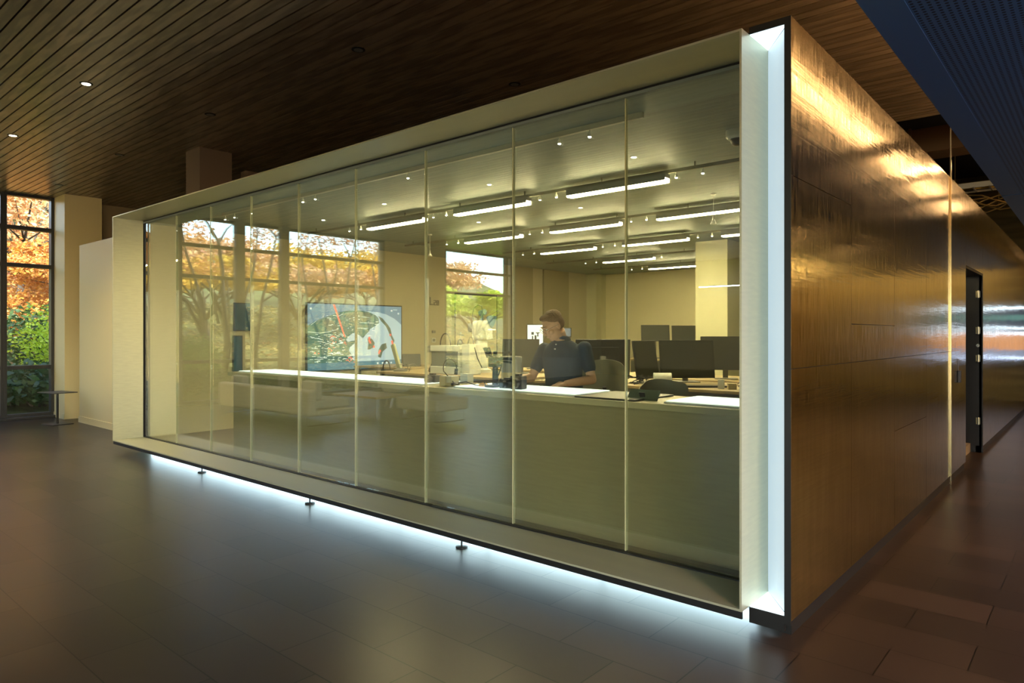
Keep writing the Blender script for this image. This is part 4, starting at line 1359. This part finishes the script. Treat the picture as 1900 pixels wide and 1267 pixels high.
# ------------------------------------------------------------------ garden beyond the windows
gm = mat('garden_soil', (0.10, 0.08, 0.04), 0.9, var=0.4, vscale=2, col2=(0.16, 0.20, 0.06))
gx = MB()
vs, fs = [], []
NX, NY = 24, 30
def ghz(x, y):
    d = -(x + 16.0)
    q = min(1.0, max(0.0, (y + 1.0) / 4.0))
    return -0.05 + (0.0 if d < 0 else min(7.5, 0.10 * d + (0.006 + 0.013 * q) * d * d)) + 0.15 * math.sin(x * 0.7 + y * 0.45)
for i in range(NX + 1):
    for j in range(NY + 1):
        x = -15.45 - i * 1.4
        yv = -34 + j * 1.8
        vs.append((x, yv, ghz(x, yv) if i else -0.1))
for i in range(NX):
    for j in range(NY):
        q = i * (NY + 1) + j
        fs.append((q, q + 1, q + NY + 2, q + NY + 1))
struct('ground', MB().add(vs, fs), gm, smooth=True)


def leaf_mat(name, c1, c2, c3=None):
    m = bpy.data.materials.new(name)
    m.use_nodes = True
    nt = m.node_tree
    b = nt.nodes['Principled BSDF']
    tc = nt.nodes.new('ShaderNodeTexCoord')
    nz = nt.nodes.new('ShaderNodeTexNoise')
    nz.inputs['Scale'].default_value = 2.6
    nz.inputs['Detail'].default_value = 8
    nz.inputs['Roughness'].default_value = 0.75
    nt.links.new(tc.outputs['Object'], nz.inputs['Vector'])
    cr = nt.nodes.new('ShaderNodeValToRGB')
    cr.color_ramp.elements[0].position = 0.36
    cr.color_ramp.elements[0].color = (*c1, 1)
    cr.color_ramp.elements[1].position = 0.64
    cr.color_ramp.elements[1].color = (*c2, 1)
    if c3:
        e = cr.color_ramp.elements.new(0.5)
        e.color = (*c3, 1)
    nt.links.new(nz.outputs['Fac'], cr.inputs['Fac'])
    nt.links.new(cr.outputs['Color'], b.inputs['Base Color'])
    b.inputs['Roughness'].default_value = 0.5
    b.inputs['Subsurface Weight'].default_value = 0.0
    tl = nt.nodes.new('ShaderNodeBsdfTranslucent')
    nt.links.new(cr.outputs['Color'], tl.inputs['Color'])
    mx = nt.nodes.new('ShaderNodeMixShader')
    mx.inputs['Fac'].default_value = 0.35
    out = nt.nodes['Material Output']
    nt.links.new(b.outputs[0], mx.inputs[1])
    nt.links.new(tl.outputs[0], mx.inputs[2])
    nt.links.new(mx.outputs[0], out.inputs['Surface'])
    return m


L_ORANGE = leaf_mat('orange_leaves', (0.30, 0.10, 0.02), (0.72, 0.46, 0.06), (0.62, 0.28, 0.07))
L_PINK = leaf_mat('pink_orange_leaves', (0.50, 0.18, 0.12), (0.80, 0.52, 0.36), (0.72, 0.48, 0.20))
L_YELLOW = leaf_mat('yellow_leaves', (0.60, 0.40, 0.04), (0.85, 0.58, 0.08))
L_LIME = leaf_mat('lime_leaves', (0.34, 0.52, 0.03), (0.72, 0.76, 0.06), (0.5, 0.66, 0.04))
L_DARK = leaf_mat('dark_green_leaves', (0.02, 0.06, 0.02), (0.08, 0.16, 0.04))
L_GREEN = leaf_mat('mid_green_leaves', (0.08, 0.20, 0.03), (0.22, 0.36, 0.07))
M_BARK = mat('grey_bark', (0.055, 0.048, 0.035), 0.85, var=0.3, vscale=12, stretch=(1, 1, 0.3))


def leaves(mb, c, r, n, size, seed, shell=0.55):
    rn = random.Random(seed)
    V, Fc = [], []
    for i in range(n):
        while True:
            p = Vector((rn.uniform(-1, 1), rn.uniform(-1, 1), rn.uniform(-1, 1)))
            l = p.length
            if shell < l <= 1:
                break
        bump = 1 + 0.18 * math.sin(p.x * 5 + seed) * math.cos(p.y * 6) + 0.1 * math.sin(p.z * 9)
        q = Vector((c[0] + p.x * r[0] * bump, c[1] + p.y * r[1] * bump, c[2] + p.z * r[2] * bump))
        a = Vector((rn.gauss(0, 1), rn.gauss(0, 1), rn.gauss(0, 0.6))).normalized()
        b = a.cross(Vector((rn.gauss(0, 1), rn.gauss(0, 1), rn.gauss(0, 1)))).normalized()
        s = size * rn.uniform(0.6, 1.3)
        k = len(mb.v) + len(V)
        V += [q - a * s, q + b * s * 0.5, q + a * s, q - b * s * 0.5]
        Fc.append((k, k + 1, k + 2, k + 3))
    mb.v += [tuple(v) for v in V]
    mb.f += Fc


def bush(x, y, r, n, size, m, lab, cat='bush', name='shrub', seed=1, z=None, group=None):
    zg = ghz(x, y) if z is None else z
    t = thing(name, lab, cat, (x, y, zg), 0, group)
    mb = MB()
    rn = random.Random(seed)
    for k in range(5):
        leaves(mb, (rn.uniform(-.35, .35) * r[0], rn.uniform(-.35, .35) * r[1], r[2] * rn.uniform(.75, 1.1)), (r[0] * .75, r[1] * .75, r[2] * .8), n // 5, size, seed * 10 + k, 0.4)
    mb.build('foliage', m, t)
    st = MB()
    for k in range(6):
        a = 2 * PI * k / 6
        st.tube([(0, 0, -0.15), (r[0] * .3 * math.cos(a), r[1] * .3 * math.sin(a), r[2] * .7), (r[0] * .6 * math.cos(a), r[1] * .6 * math.sin(a), r[2] * 1.2)], [0.03, 0.018, 0.008], 6)
    st.build('stems', M_BARK, t)
    return t


# directly behind the visible pane
bush(-16.7, 4.3, (0.9, 1.5, 0.50), 4200, 0.085, L_DARK, 'dark glossy green shrub low against the lone window pane', seed=1)
bush(-17.9, 5.4, (1.0, 1.6, 1.05), 7000, 0.045, L_LIME, 'bright yellow-green shrub behind the dark shrub outside', seed=2)
bush(-19.4, 5.2, (1.2, 2.2, 0.9), 3500, 0.08, L_DARK, 'dark evergreen shrub between the lime shrub and orange trees', seed=3)


def tree(x, y, h, cr, n, size, m, lab, seed, lean=0.0, trunk_r=0.09):
    zg = ghz(x, y)
    t = thing('maple_tree', lab, 'tree', (x, y, zg), 0, 'autumn maples in the garden')
    rn = random.Random(seed)
    tb_ = MB()
    tops = []
    tb_.tube([(0, 0, -0.2), (0.05, 0, h * .2), (0.1 * lean, 0.12, h * .42)], [trunk_r * 1.3, trunk_r, trunk_r * .8], 10)
    for k in range(7):
        a = 2 * PI * k / 7 + rn.uniform(-.3, .3)
        e = (cr[0] * .7 * math.cos(a), cr[1] * .7 * math.sin(a), h * rn.uniform(.75, 1.0))
        mid = (e[0] * .45, e[1] * .45, h * .62)
        tb_.tube([(0.1 * lean, 0.12, h * .38), mid, e], [trunk_r * .6, trunk_r * .4, trunk_r * .12], 7)
        for s_ in range(3):
            b = a + rn.uniform(-.9, .9)
            e2 = (mid[0] + cr[0] * .5 * math.cos(b), mid[1] + cr[1] * .5 * math.sin(b), mid[2] + h * rn.uniform(.05, .3))
            tb_.tube([mid, e2], [trunk_r * .3, trunk_r * .07], 5)
            tops.append(e2)
        tops.append(e)
    tb_.build('trunk', M_BARK, t, smooth='all')
    lf = MB()
    for q, e in enumerate(tops):
        leaves(lf, (e[0], e[1], e[2] + 0.05), (cr[0] * .34, cr[1] * .34, h * .07), n // len(tops), size, seed * 100 + q, 0.15)
    lf.build('crown', m, t)
    return t


tree(-19.8, 6.4, 3.2, (1.8, 1.9), 12000, 0.055, L_ORANGE, 'orange maple seen through the lone pane above the lime shrub', 11)
tree(-22.5, 5.3, 4.4, (2.4, 2.4), 12000, 0.07, L_PINK, 'pink and orange maple farther up the slope behind the orange one', 12)
tree(-26.5, 7.6, 5.2, (3.2, 3.0), 9000, 0.12, L_YELLOW, 'yellow maple up the slope at the top of the lone pane', 13)
tree(-27.5, 4.0, 5.2, (3.0, 3.0), 8000, 0.12, L_ORANGE, 'large orange maple high on the slope beyond the window edge', 14)

bush(-20.6, 5.6, (1.2, 2.0, 1.15), 9000, 0.05, L_ORANGE, 'low orange maple bush right above the lime shrub', cat='bush', seed=5, z=0.9)
bush(-24.5, 6.5, (1.5, 2.6, 1.6), 6500, 0.09, L_PINK, 'pink maple bush higher on the slope behind the orange bush', cat='bush', seed=6, z=2.0)
# trees mirrored in the glass: one stem group traced at its own distance
def rv(px, py, x):
    """real point whose mirror image in the glass is seen at (px, py)"""
    d = cdir(px)
    t = x / d[0]
    return (x, 2 * GY - d[1] * t, CAMZ - (py - 620) / F * t)


def stemtree(name, base_px, base_x, stems, lab, crown, seed):
    b = rv(base_px, 690, base_x)
    zg = ghz(b[0], b[1])
    t = thing(name, lab, 'tree', (b[0], b[1], zg), 0, 'bare stemmed maples mirrored in the glass')
    mb = MB()
    for st_ in stems:
        pts, r0 = st_[0], st_[1]
        pl = []
        for i, (px, py) in enumerate(pts):
            x = base_x - 0.25 * i * math.sin(i + seed)
            q = rv(px, py, x)
            pl.append((q[0] - b[0], q[1] - b[1], q[2] - zg))
        if st_[2]:
            pl = [(0.0, 0.0, -0.15)] + pl
        k = len(pl)
        mb.tube(pl, [r0 * (1 - 0.75 * i / (k - 1)) for i in range(k)], 8)
    mb.build('trunk', M_BARK, t, smooth='all')
    lf = MB()
    for i, (px, py, x, r) in enumerate(crown):
        q = rv(px, py, x)
        leaves(lf, (q[0] - b[0], q[1] - b[1], q[2] - zg), (r, r, r * .5), int(650 * r), 0.05, seed * 50 + i, 0.1)
    lf.build('crown', L_ORANGE if seed % 2 else L_PINK, t)
    return t


stemtree('maple_tree', 412, -17.6, [([(395, 660), (365, 600), (345, 560), (328, 545)], .085, 1), ([(378, 640), (374, 560), (362, 520), (345, 470), (336, 420)], .07, 1),
         ([(425, 640), (412, 590), (396, 545), (372, 525)], .08, 1), ([(420, 640), (414, 560), (412, 500), (405, 450), (385, 415), (372, 395)], .085, 1),
         ([(405, 450), (420, 425), (440, 408)], .04, 0), ([(405, 600), (392, 540), (382, 510)], .04, 0), ([(425, 640), (424, 560), (420, 510)], .05, 1)],
         'spreading multi-stemmed maple just outside the glass, mirrored beside the frame', [(345, 430, -18.2, .7), (385, 500, -19, .6), (350, 490, -18.5, .7)], 1)
stemtree('maple_tree', 472, -18.2, [([(475, 640), (485, 560), (500, 500), (512, 440), (530, 410)], .06, 1), ([(468, 640), (452, 560), (470, 500), (478, 430), (470, 405)], .055, 1),
         ([(485, 560), (510, 545), (535, 520)], .03, 0), ([(512, 440), (490, 415)], .03, 0)],
         'slim maple mirrored between the two grey window posts', [(500, 430, -19, .6), (480, 500, -20, .5)], 2)
stemtree('maple_tree', 600, -18.6, [([(600, 640), (612, 560), (600, 490), (590, 440)], .06, 1), ([(605, 640), (640, 560), (650, 480), (665, 430)], .06, 1), ([(596, 640), (570, 560), (560, 480), (575, 430)], .05, 1), ([(650, 480), (632, 440)], .03, 0),
         ([(612, 560), (625, 500), (620, 440)], .03, 0)],
         'slim maple mirrored above the map screen', [(590, 450, -20, .8), (650, 440, -20, .7)], 3)
stemtree('maple_tree', 690, -18.6, [([(690, 640), (700, 560), (690, 490), (712, 440)], .05, 1), ([(695, 640), (720, 560), (730, 490), (725, 450)], .05, 1)],
         'slim maple mirrored beside the last window post', [(700, 460, -20, .7)], 4)
bush(-17.0, 0.55, (0.7, 1.1, 0.75), 5000, 0.04, L_GREEN, 'rounded clipped green bush mirrored beside the frame', seed=21)
for i, (x, y, m, lab) in enumerate(((-16.3, 0.9, L_DARK, 'low dark green hedge clump under the rounded bush, mirrored'), (-16.4, -0.8, L_DARK, 'low dark green hedge clump at the foot of the spreading maple'),
                                    (-16.4, -2.6, L_DARK, 'low dark green hedge clump outside the wide window'), (-16.5, -4.5, L_DARK, 'low dark green hedge clump at the end of the wide window'))):
    bush(x, y, (0.6, 1.1, 0.35), 2200, 0.06, m, lab, seed=30 + i)
for i, (x, y, h, cr, m, lab) in enumerate(((-22, -2.5, 3.0, (2.0, 2.2), L_YELLOW, 'yellow maple on the slope behind the spreading maple'), (-23, -6.5, 3.2, (2.2, 2.4), L_PINK, 'pink maple on the slope opposite the wide window'),
                                           (-24, -10.5, 3.2, (2.4, 2.6), L_ORANGE, 'orange maple on the slope past the window end'), (-28, -5, 3.4, (3, 3), L_PINK, 'far pink maple higher on the slope'),
                                           (-28, -11, 3.4, (3, 3.2), L_YELLOW, 'far yellow maple higher on the slope'), (-27, -16, 3.6, (3, 3.2), L_PINK, 'far pink maple at the end of the slope'),
                                           (-20.5, -13.5, 3.0, (2, 2.4), L_LIME, 'green maple outside the farther windows'), (-25, 0.2, 3.4, (2.4, 2.4), L_ORANGE, 'orange maple on the slope beside the rounded bush'))):
    tree(x, y, h, cr, 5200, 0.10, m, lab, 40 + i)
gl_ = MB()
rn = random.Random(99)
for i in range(16000):
    x = rn.uniform(-32, -17); yv = rn.uniform(-22, 10)
    z = ghz(x, yv)
    a = rn.uniform(0, PI * 2); s = rn.uniform(0.06, 0.14)
    k = len(gl_.v)
    ca, sa = math.cos(a) * s, math.sin(a) * s
    tz = rn.uniform(0.0, .12)
    gl_.v += [(x - ca, yv - sa, z + .02), (x + sa * .6, yv - ca * .6, z + tz), (x + ca, yv + sa, z + .05), (x - sa * .6, yv + ca * .6, z + tz)]
    gl_.f.append((k, k + 1, k + 2, k + 3))
o = gl_.build('fallen_leaves', leaf_mat('fallen', (0.60, 0.28, 0.14), (0.85, 0.62, 0.24), (0.42, 0.42, 0.14)))
tag(o, 'fallen orange and yellow leaves covering the garden slope', 'leaves', kind='stuff')

# ------------------------------------------------------------------ the person
SKIN = mat('skin', (0.62, 0.36, 0.22), 0.5, var=0.06, vscale=10)
POLO = mat('navy_polo', (0.022, 0.045, 0.085), 0.8, bump=0.1, bscale=250)
HAIR = mat('light_brown_hair', (0.16, 0.085, 0.035), 0.7, var=0.3, vscale=60, bump=0.6, bscale=90)
TROU = mat('dark_trousers', (0.03, 0.03, 0.035), 0.8)
pr_ = thing('person', 'person in a dark navy polo shirt bending over the light table', 'person', (-3.66, 4.95, 0.115), R_(6))


def remesh(o, vox, sm=4, fac=0.5):
    r = o.modifiers.new('r', 'REMESH')
    r.mode = 'VOXEL'
    r.voxel_size = vox
    s = o.modifiers.new('s', 'SMOOTH')
    s.iterations = sm
    s.factor = fac
    o.data.shade_smooth()
    return o


HC = Vector((-0.02, -0.17, 1.525))      # head centre
HR = Matrix.Rotation(R_(-32), 4, 'Z') @ Matrix.Rotation(R_(30), 4, 'X')


def hp(x, y, z):
    return HC + HR @ Vector((x, y, z))


shl, shr = Vector((0.20, 0.0, 1.335)), Vector((-0.20, -0.02, 1.32))
ell_, elr = Vector((0.285, -0.02, 1.06)), Vector((-0.27, -0.13, 1.065))
wrl, wrr = Vector((0.16, -0.25, 1.035)), Vector((-0.33, -0.40, 1.045))


def limb(mb, a, b, ra, rb, n=14, mid=None):
    a, b = Vector(a), Vector(b)
    pts, rs = [], []
    for i in range(9):
        u = i / 8
        pts.append(a.lerp(b, u))
        r = ra + (rb - ra) * u
        if mid:
            r += mid * math.sin(PI * u)
        rs.append(r)
    mb.tube(pts, rs, n)
    mb.ell(a, (ra, ra, ra), 12, 8)
    mb.ell(b, (rb, rb, rb), 12, 8)


def torso(mb, g=0.0, top=True):
    rings = [(0.86, 0.165, 0.115, 0.0), (0.95, 0.165, 0.12, -0.005), (1.05, 0.16, 0.115, -0.02), (1.15, 0.17, 0.12, -0.03), (1.25, 0.185, 0.12, -0.03), (1.32, 0.175, 0.10, -0.025), (1.37, 0.12, 0.08, -0.03), (1.40, 0.07, 0.065, -0.05)]
    vs = []
    n = 28
    for z, rx, ry, cy in rings:
        for k in range(n):
            a = 2 * PI * k / n
            vs.append(((rx + g) * math.cos(a), cy + (ry + g) * math.sin(a), z))
    fs = []
    for i in range(len(rings) - 1):
        for k in range(n):
            k2 = (k + 1) % n
            fs.append((i * n + k, i * n + k2, (i + 1) * n + k2, (i + 1) * n + k))
    fs.append(tuple(range(n - 1, -1, -1)))
    fs.append(tuple((len(rings) - 1) * n + k for k in range(n)))
    mb.add(vs, fs)


body = MB()
torso(body)
# neck and head
body.tube([(0, -0.04, 1.36), (0, -0.07, 1.41), tuple(hp(0, 0.03, -0.06))], [0.062, 0.056, 0.056], 16)
body.ell(hp(0, 0.012, 0.035), (0.076, 0.095, 0.088), 22, 14, HR)
body.ell(hp(0, -0.022, -0.040), (0.060, 0.068, 0.078), 20, 12, HR)
body.ell(hp(0, -0.062, -0.092), (0.030, 0.024, 0.022), 12, 8, HR)
body.tube([hp(0, -0.088, 0.022), hp(0, -0.100, -0.005), hp(0, -0.112, -0.026)], [0.009, 0.012, 0.015], 8)
body.ell(hp(0, -0.103, -0.030), (0.017, 0.012, 0.010), 10, 6, HR)
body.tube([hp(-0.03, -0.083, -0.062), hp(0, -0.094, -0.060), hp(0.03, -0.083, -0.062)], [0.006, 0.009, 0.006], 8)
body.tube([hp(-0.045, -0.082, 0.033), hp(0, -0.092, 0.030), hp(0.045, -0.082, 0.033)], [0.008, 0.010, 0.008], 8)
for s in (-1, 1):
    body.ell(hp(0.076 * s, 0.015, -0.005), (0.010, 0.020, 0.032), 12, 8, HR)
    body.ell(hp(0.045 * s, -0.058, -0.025), (0.022, 0.025, 0.022), 10, 8, HR)
# arms
limb(body, shl, ell_, 0.050, 0.040)
limb(body, ell_, wrl, 0.041, 0.027, mid=0.004)
limb(body, shr, elr, 0.050, 0.040)
limb(body, elr, wrr, 0.041, 0.027, mid=0.004)
# legs and shoes region
for s in (-1, 1):
    limb(body, (0.09 * s, 0, 0.88), (0.10 * s, -0.01, 0.48), 0.085, 0.058)
    limb(body, (0.10 * s, -0.01, 0.48), (0.10 * s, 0.03, 0.09), 0.056, 0.038, mid=0.008)
    body.ell((0.10 * s, -0.04, 0.045), (0.045, 0.12, 0.043), 14, 8)


def hand(mb, w, fdir, side, down=Vector((0, 0, -1)), curl=0.5, grip=False):
    """w wrist, fdir finger direction, side: vector towards the thumb"""
    f = fdir.normalized()
    sd_ = (side - f * side.dot(f)).normalized()
    nrm = f.cross(sd_).normalized()
    if nrm.z > 0:
        nrm = -nrm
    c = w + f * 0.045
    M = Matrix((sd_, f, nrm)).transposed().to_4x4()
    mb.ell(c, (0.040, 0.050, 0.016), 14, 8, M)
    mb.ell(w, (0.026, 0.03, 0.020), 12, 8, M)
    for i, (off, ln) in enumerate(((0.029, 0.072), (0.010, 0.080), (-0.010, 0.075), (-0.028, 0.058))):
        p = w + f * 0.082 + sd_ * off
        pts = [p]
        d = f.copy()
        for q, frac in enumerate((0.45, 0.32, 0.23)):
            ang = curl * (0.6 + 0.4 * q) + (0.10 * i)
            d = (d * math.cos(ang) + nrm * math.sin(ang)).normalized()
            pts.append(pts[-1] + d * ln * frac)
        mb.tube(pts, [0.0092, 0.0088, 0.0080, 0.0065], 8)
        mb.ell(pts[-1], (0.0068,) * 3, 8, 6)
    p = w + f * 0.02 + sd_ * 0.028
    pts = [p, p + (f * 0.55 + sd_ * 0.75).normalized() * 0.03, p + (f * 0.55 + sd_ * 0.75).normalized() * 0.03 + (f * 0.9 + sd_ * 0.15 + nrm * 0.35).normalized() * 0.028]
    pts.append(pts[-1] + (f * 0.9 - sd_ * 0.2 + nrm * 0.4).normalized() * 0.022)
    mb.tube(pts, [0.014, 0.0115, 0.0095, 0.007], 8)


hand(body, wrr, Vector((-0.15, -0.85, -0.25)), Vector((1, 0, 0.2)), curl=0.5)
hand(body, wrl, Vector((-0.45, -0.85, -0.15)), Vector((-1, 0.3, 0.2)), curl=0.25)
bo = remesh(body.build('body', SKIN, pr_), 0.0048, 3)

sh = MB()
torso(sh, 0.016)
for a, b in ((shl, ell_), (shr, elr)):
    e = a.lerp(b, 0.62)
    limb(sh, a - Vector((0, 0, 0.005)), e, 0.066, 0.060)
sh.tube([(0, -0.035, 1.36), (0, -0.06, 1.415)], [0.078, 0.070], 18)
so_ = remesh(sh.build('polo_shirt', POLO, pr_), 0.007, 5)
cr_ = MB().tube([(0.078 * math.cos(a), -0.045 + 0.075 * math.sin(a) - 0.02, 1.412 - 0.018 * math.cos(a + PI / 2) * -1) for a in [2 * PI * k / 20 - PI / 2 + 0.35 for k in range(19)]], [(0.009, 0.018)] * 19, 8)
cr_.build('collar', POLO, so_, smooth='all')
bt = MB()
for z, yy in ((1.365, -0.123), (1.325, -0.143)):
    bt.tube([(-0.012, yy, z), (-0.013, yy - 0.012, z)], 0.006, 10)
bt.build('buttons', M_WHITE, so_)
tr_ = MB()
for s in (-1, 1):
    limb(tr_, (0.09 * s, 0, 0.88), (0.10 * s, -0.01, 0.48), 0.098, 0.072)
    limb(tr_, (0.10 * s, -0.01, 0.48), (0.10 * s, 0.03, 0.06), 0.070, 0.062)
tr_.tube([(0, 0, 0.80), (0, 0, 0.93)], [(0.17, 0.12), (0.172, 0.125)], 24)
remesh(tr_.build('trousers', TROU, pr_), 0.009, 5)
for s in (-1, 1):
    MB().ell((0.10 * s, -0.045, 0.045), (0.052, 0.135, 0.045), 16, 8).build('shoe', M_PLASTIC, pr_, smooth='all')
hr = MB()
hr.ell(hp(0, 0.026, 0.062), (0.082, 0.094, 0.078), 22, 12, HR)
hr.ell(hp(0, 0.055, 0.015), (0.078, 0.062, 0.075), 18, 10, HR)
hr.ell(hp(0, -0.035, 0.105), (0.058, 0.048, 0.026), 16, 8, HR)
remesh(hr.build('hair', HAIR, pr_), 0.006, 2)
br_ = MB()
for s in (-1, 1):
    br_.tube([hp(0.048 * s, -0.086, 0.040), hp(0.018 * s, -0.098, 0.040)], [0.003, 0.005], 6)
br_.build('eyebrows', HAIR, pr_)
for s in (-1, 1):
    MB().ell(hp(0.031 * s, -0.080, 0.012), (0.011, 0.008, 0.007), 12, 8, HR).build('eye', M_WHITE, pr_, smooth='all')
be = MB()
be.ell(hp(0, -0.030, -0.068), (0.060, 0.060, 0.050), 18, 10, HR)
gs = MB()
for s in (-1, 1):
    gs.tube([hp(0.034 * s + 0.024 * math.cos(a), -0.106, 0.008 + 0.019 * math.sin(a)) for a in [2 * PI * k / 16 for k in range(17)]], 0.0018, 6, caps=False)
    gs.tube([hp(0.058 * s, -0.104, 0.012), hp(0.082 * s, -0.02, 0.012), hp(0.084 * s, 0.02, 0.008)], 0.0018, 6)
gs.tube([hp(-0.010, -0.107, 0.012), hp(0.010, -0.107, 0.012)], 0.0018, 6)
gs.build('glasses', M_CHROME, pr_)
pen = MB().tube([(0, 0, 0), (0.05, 0.03, 0.11)], [0.002, 0.0045], 8).build('pen', M_PLASTIC)
pen.location = (-4.02, 4.46, 1.135)
tag(pen, 'dark pen held in the person\'s hand over the light table', 'pen')
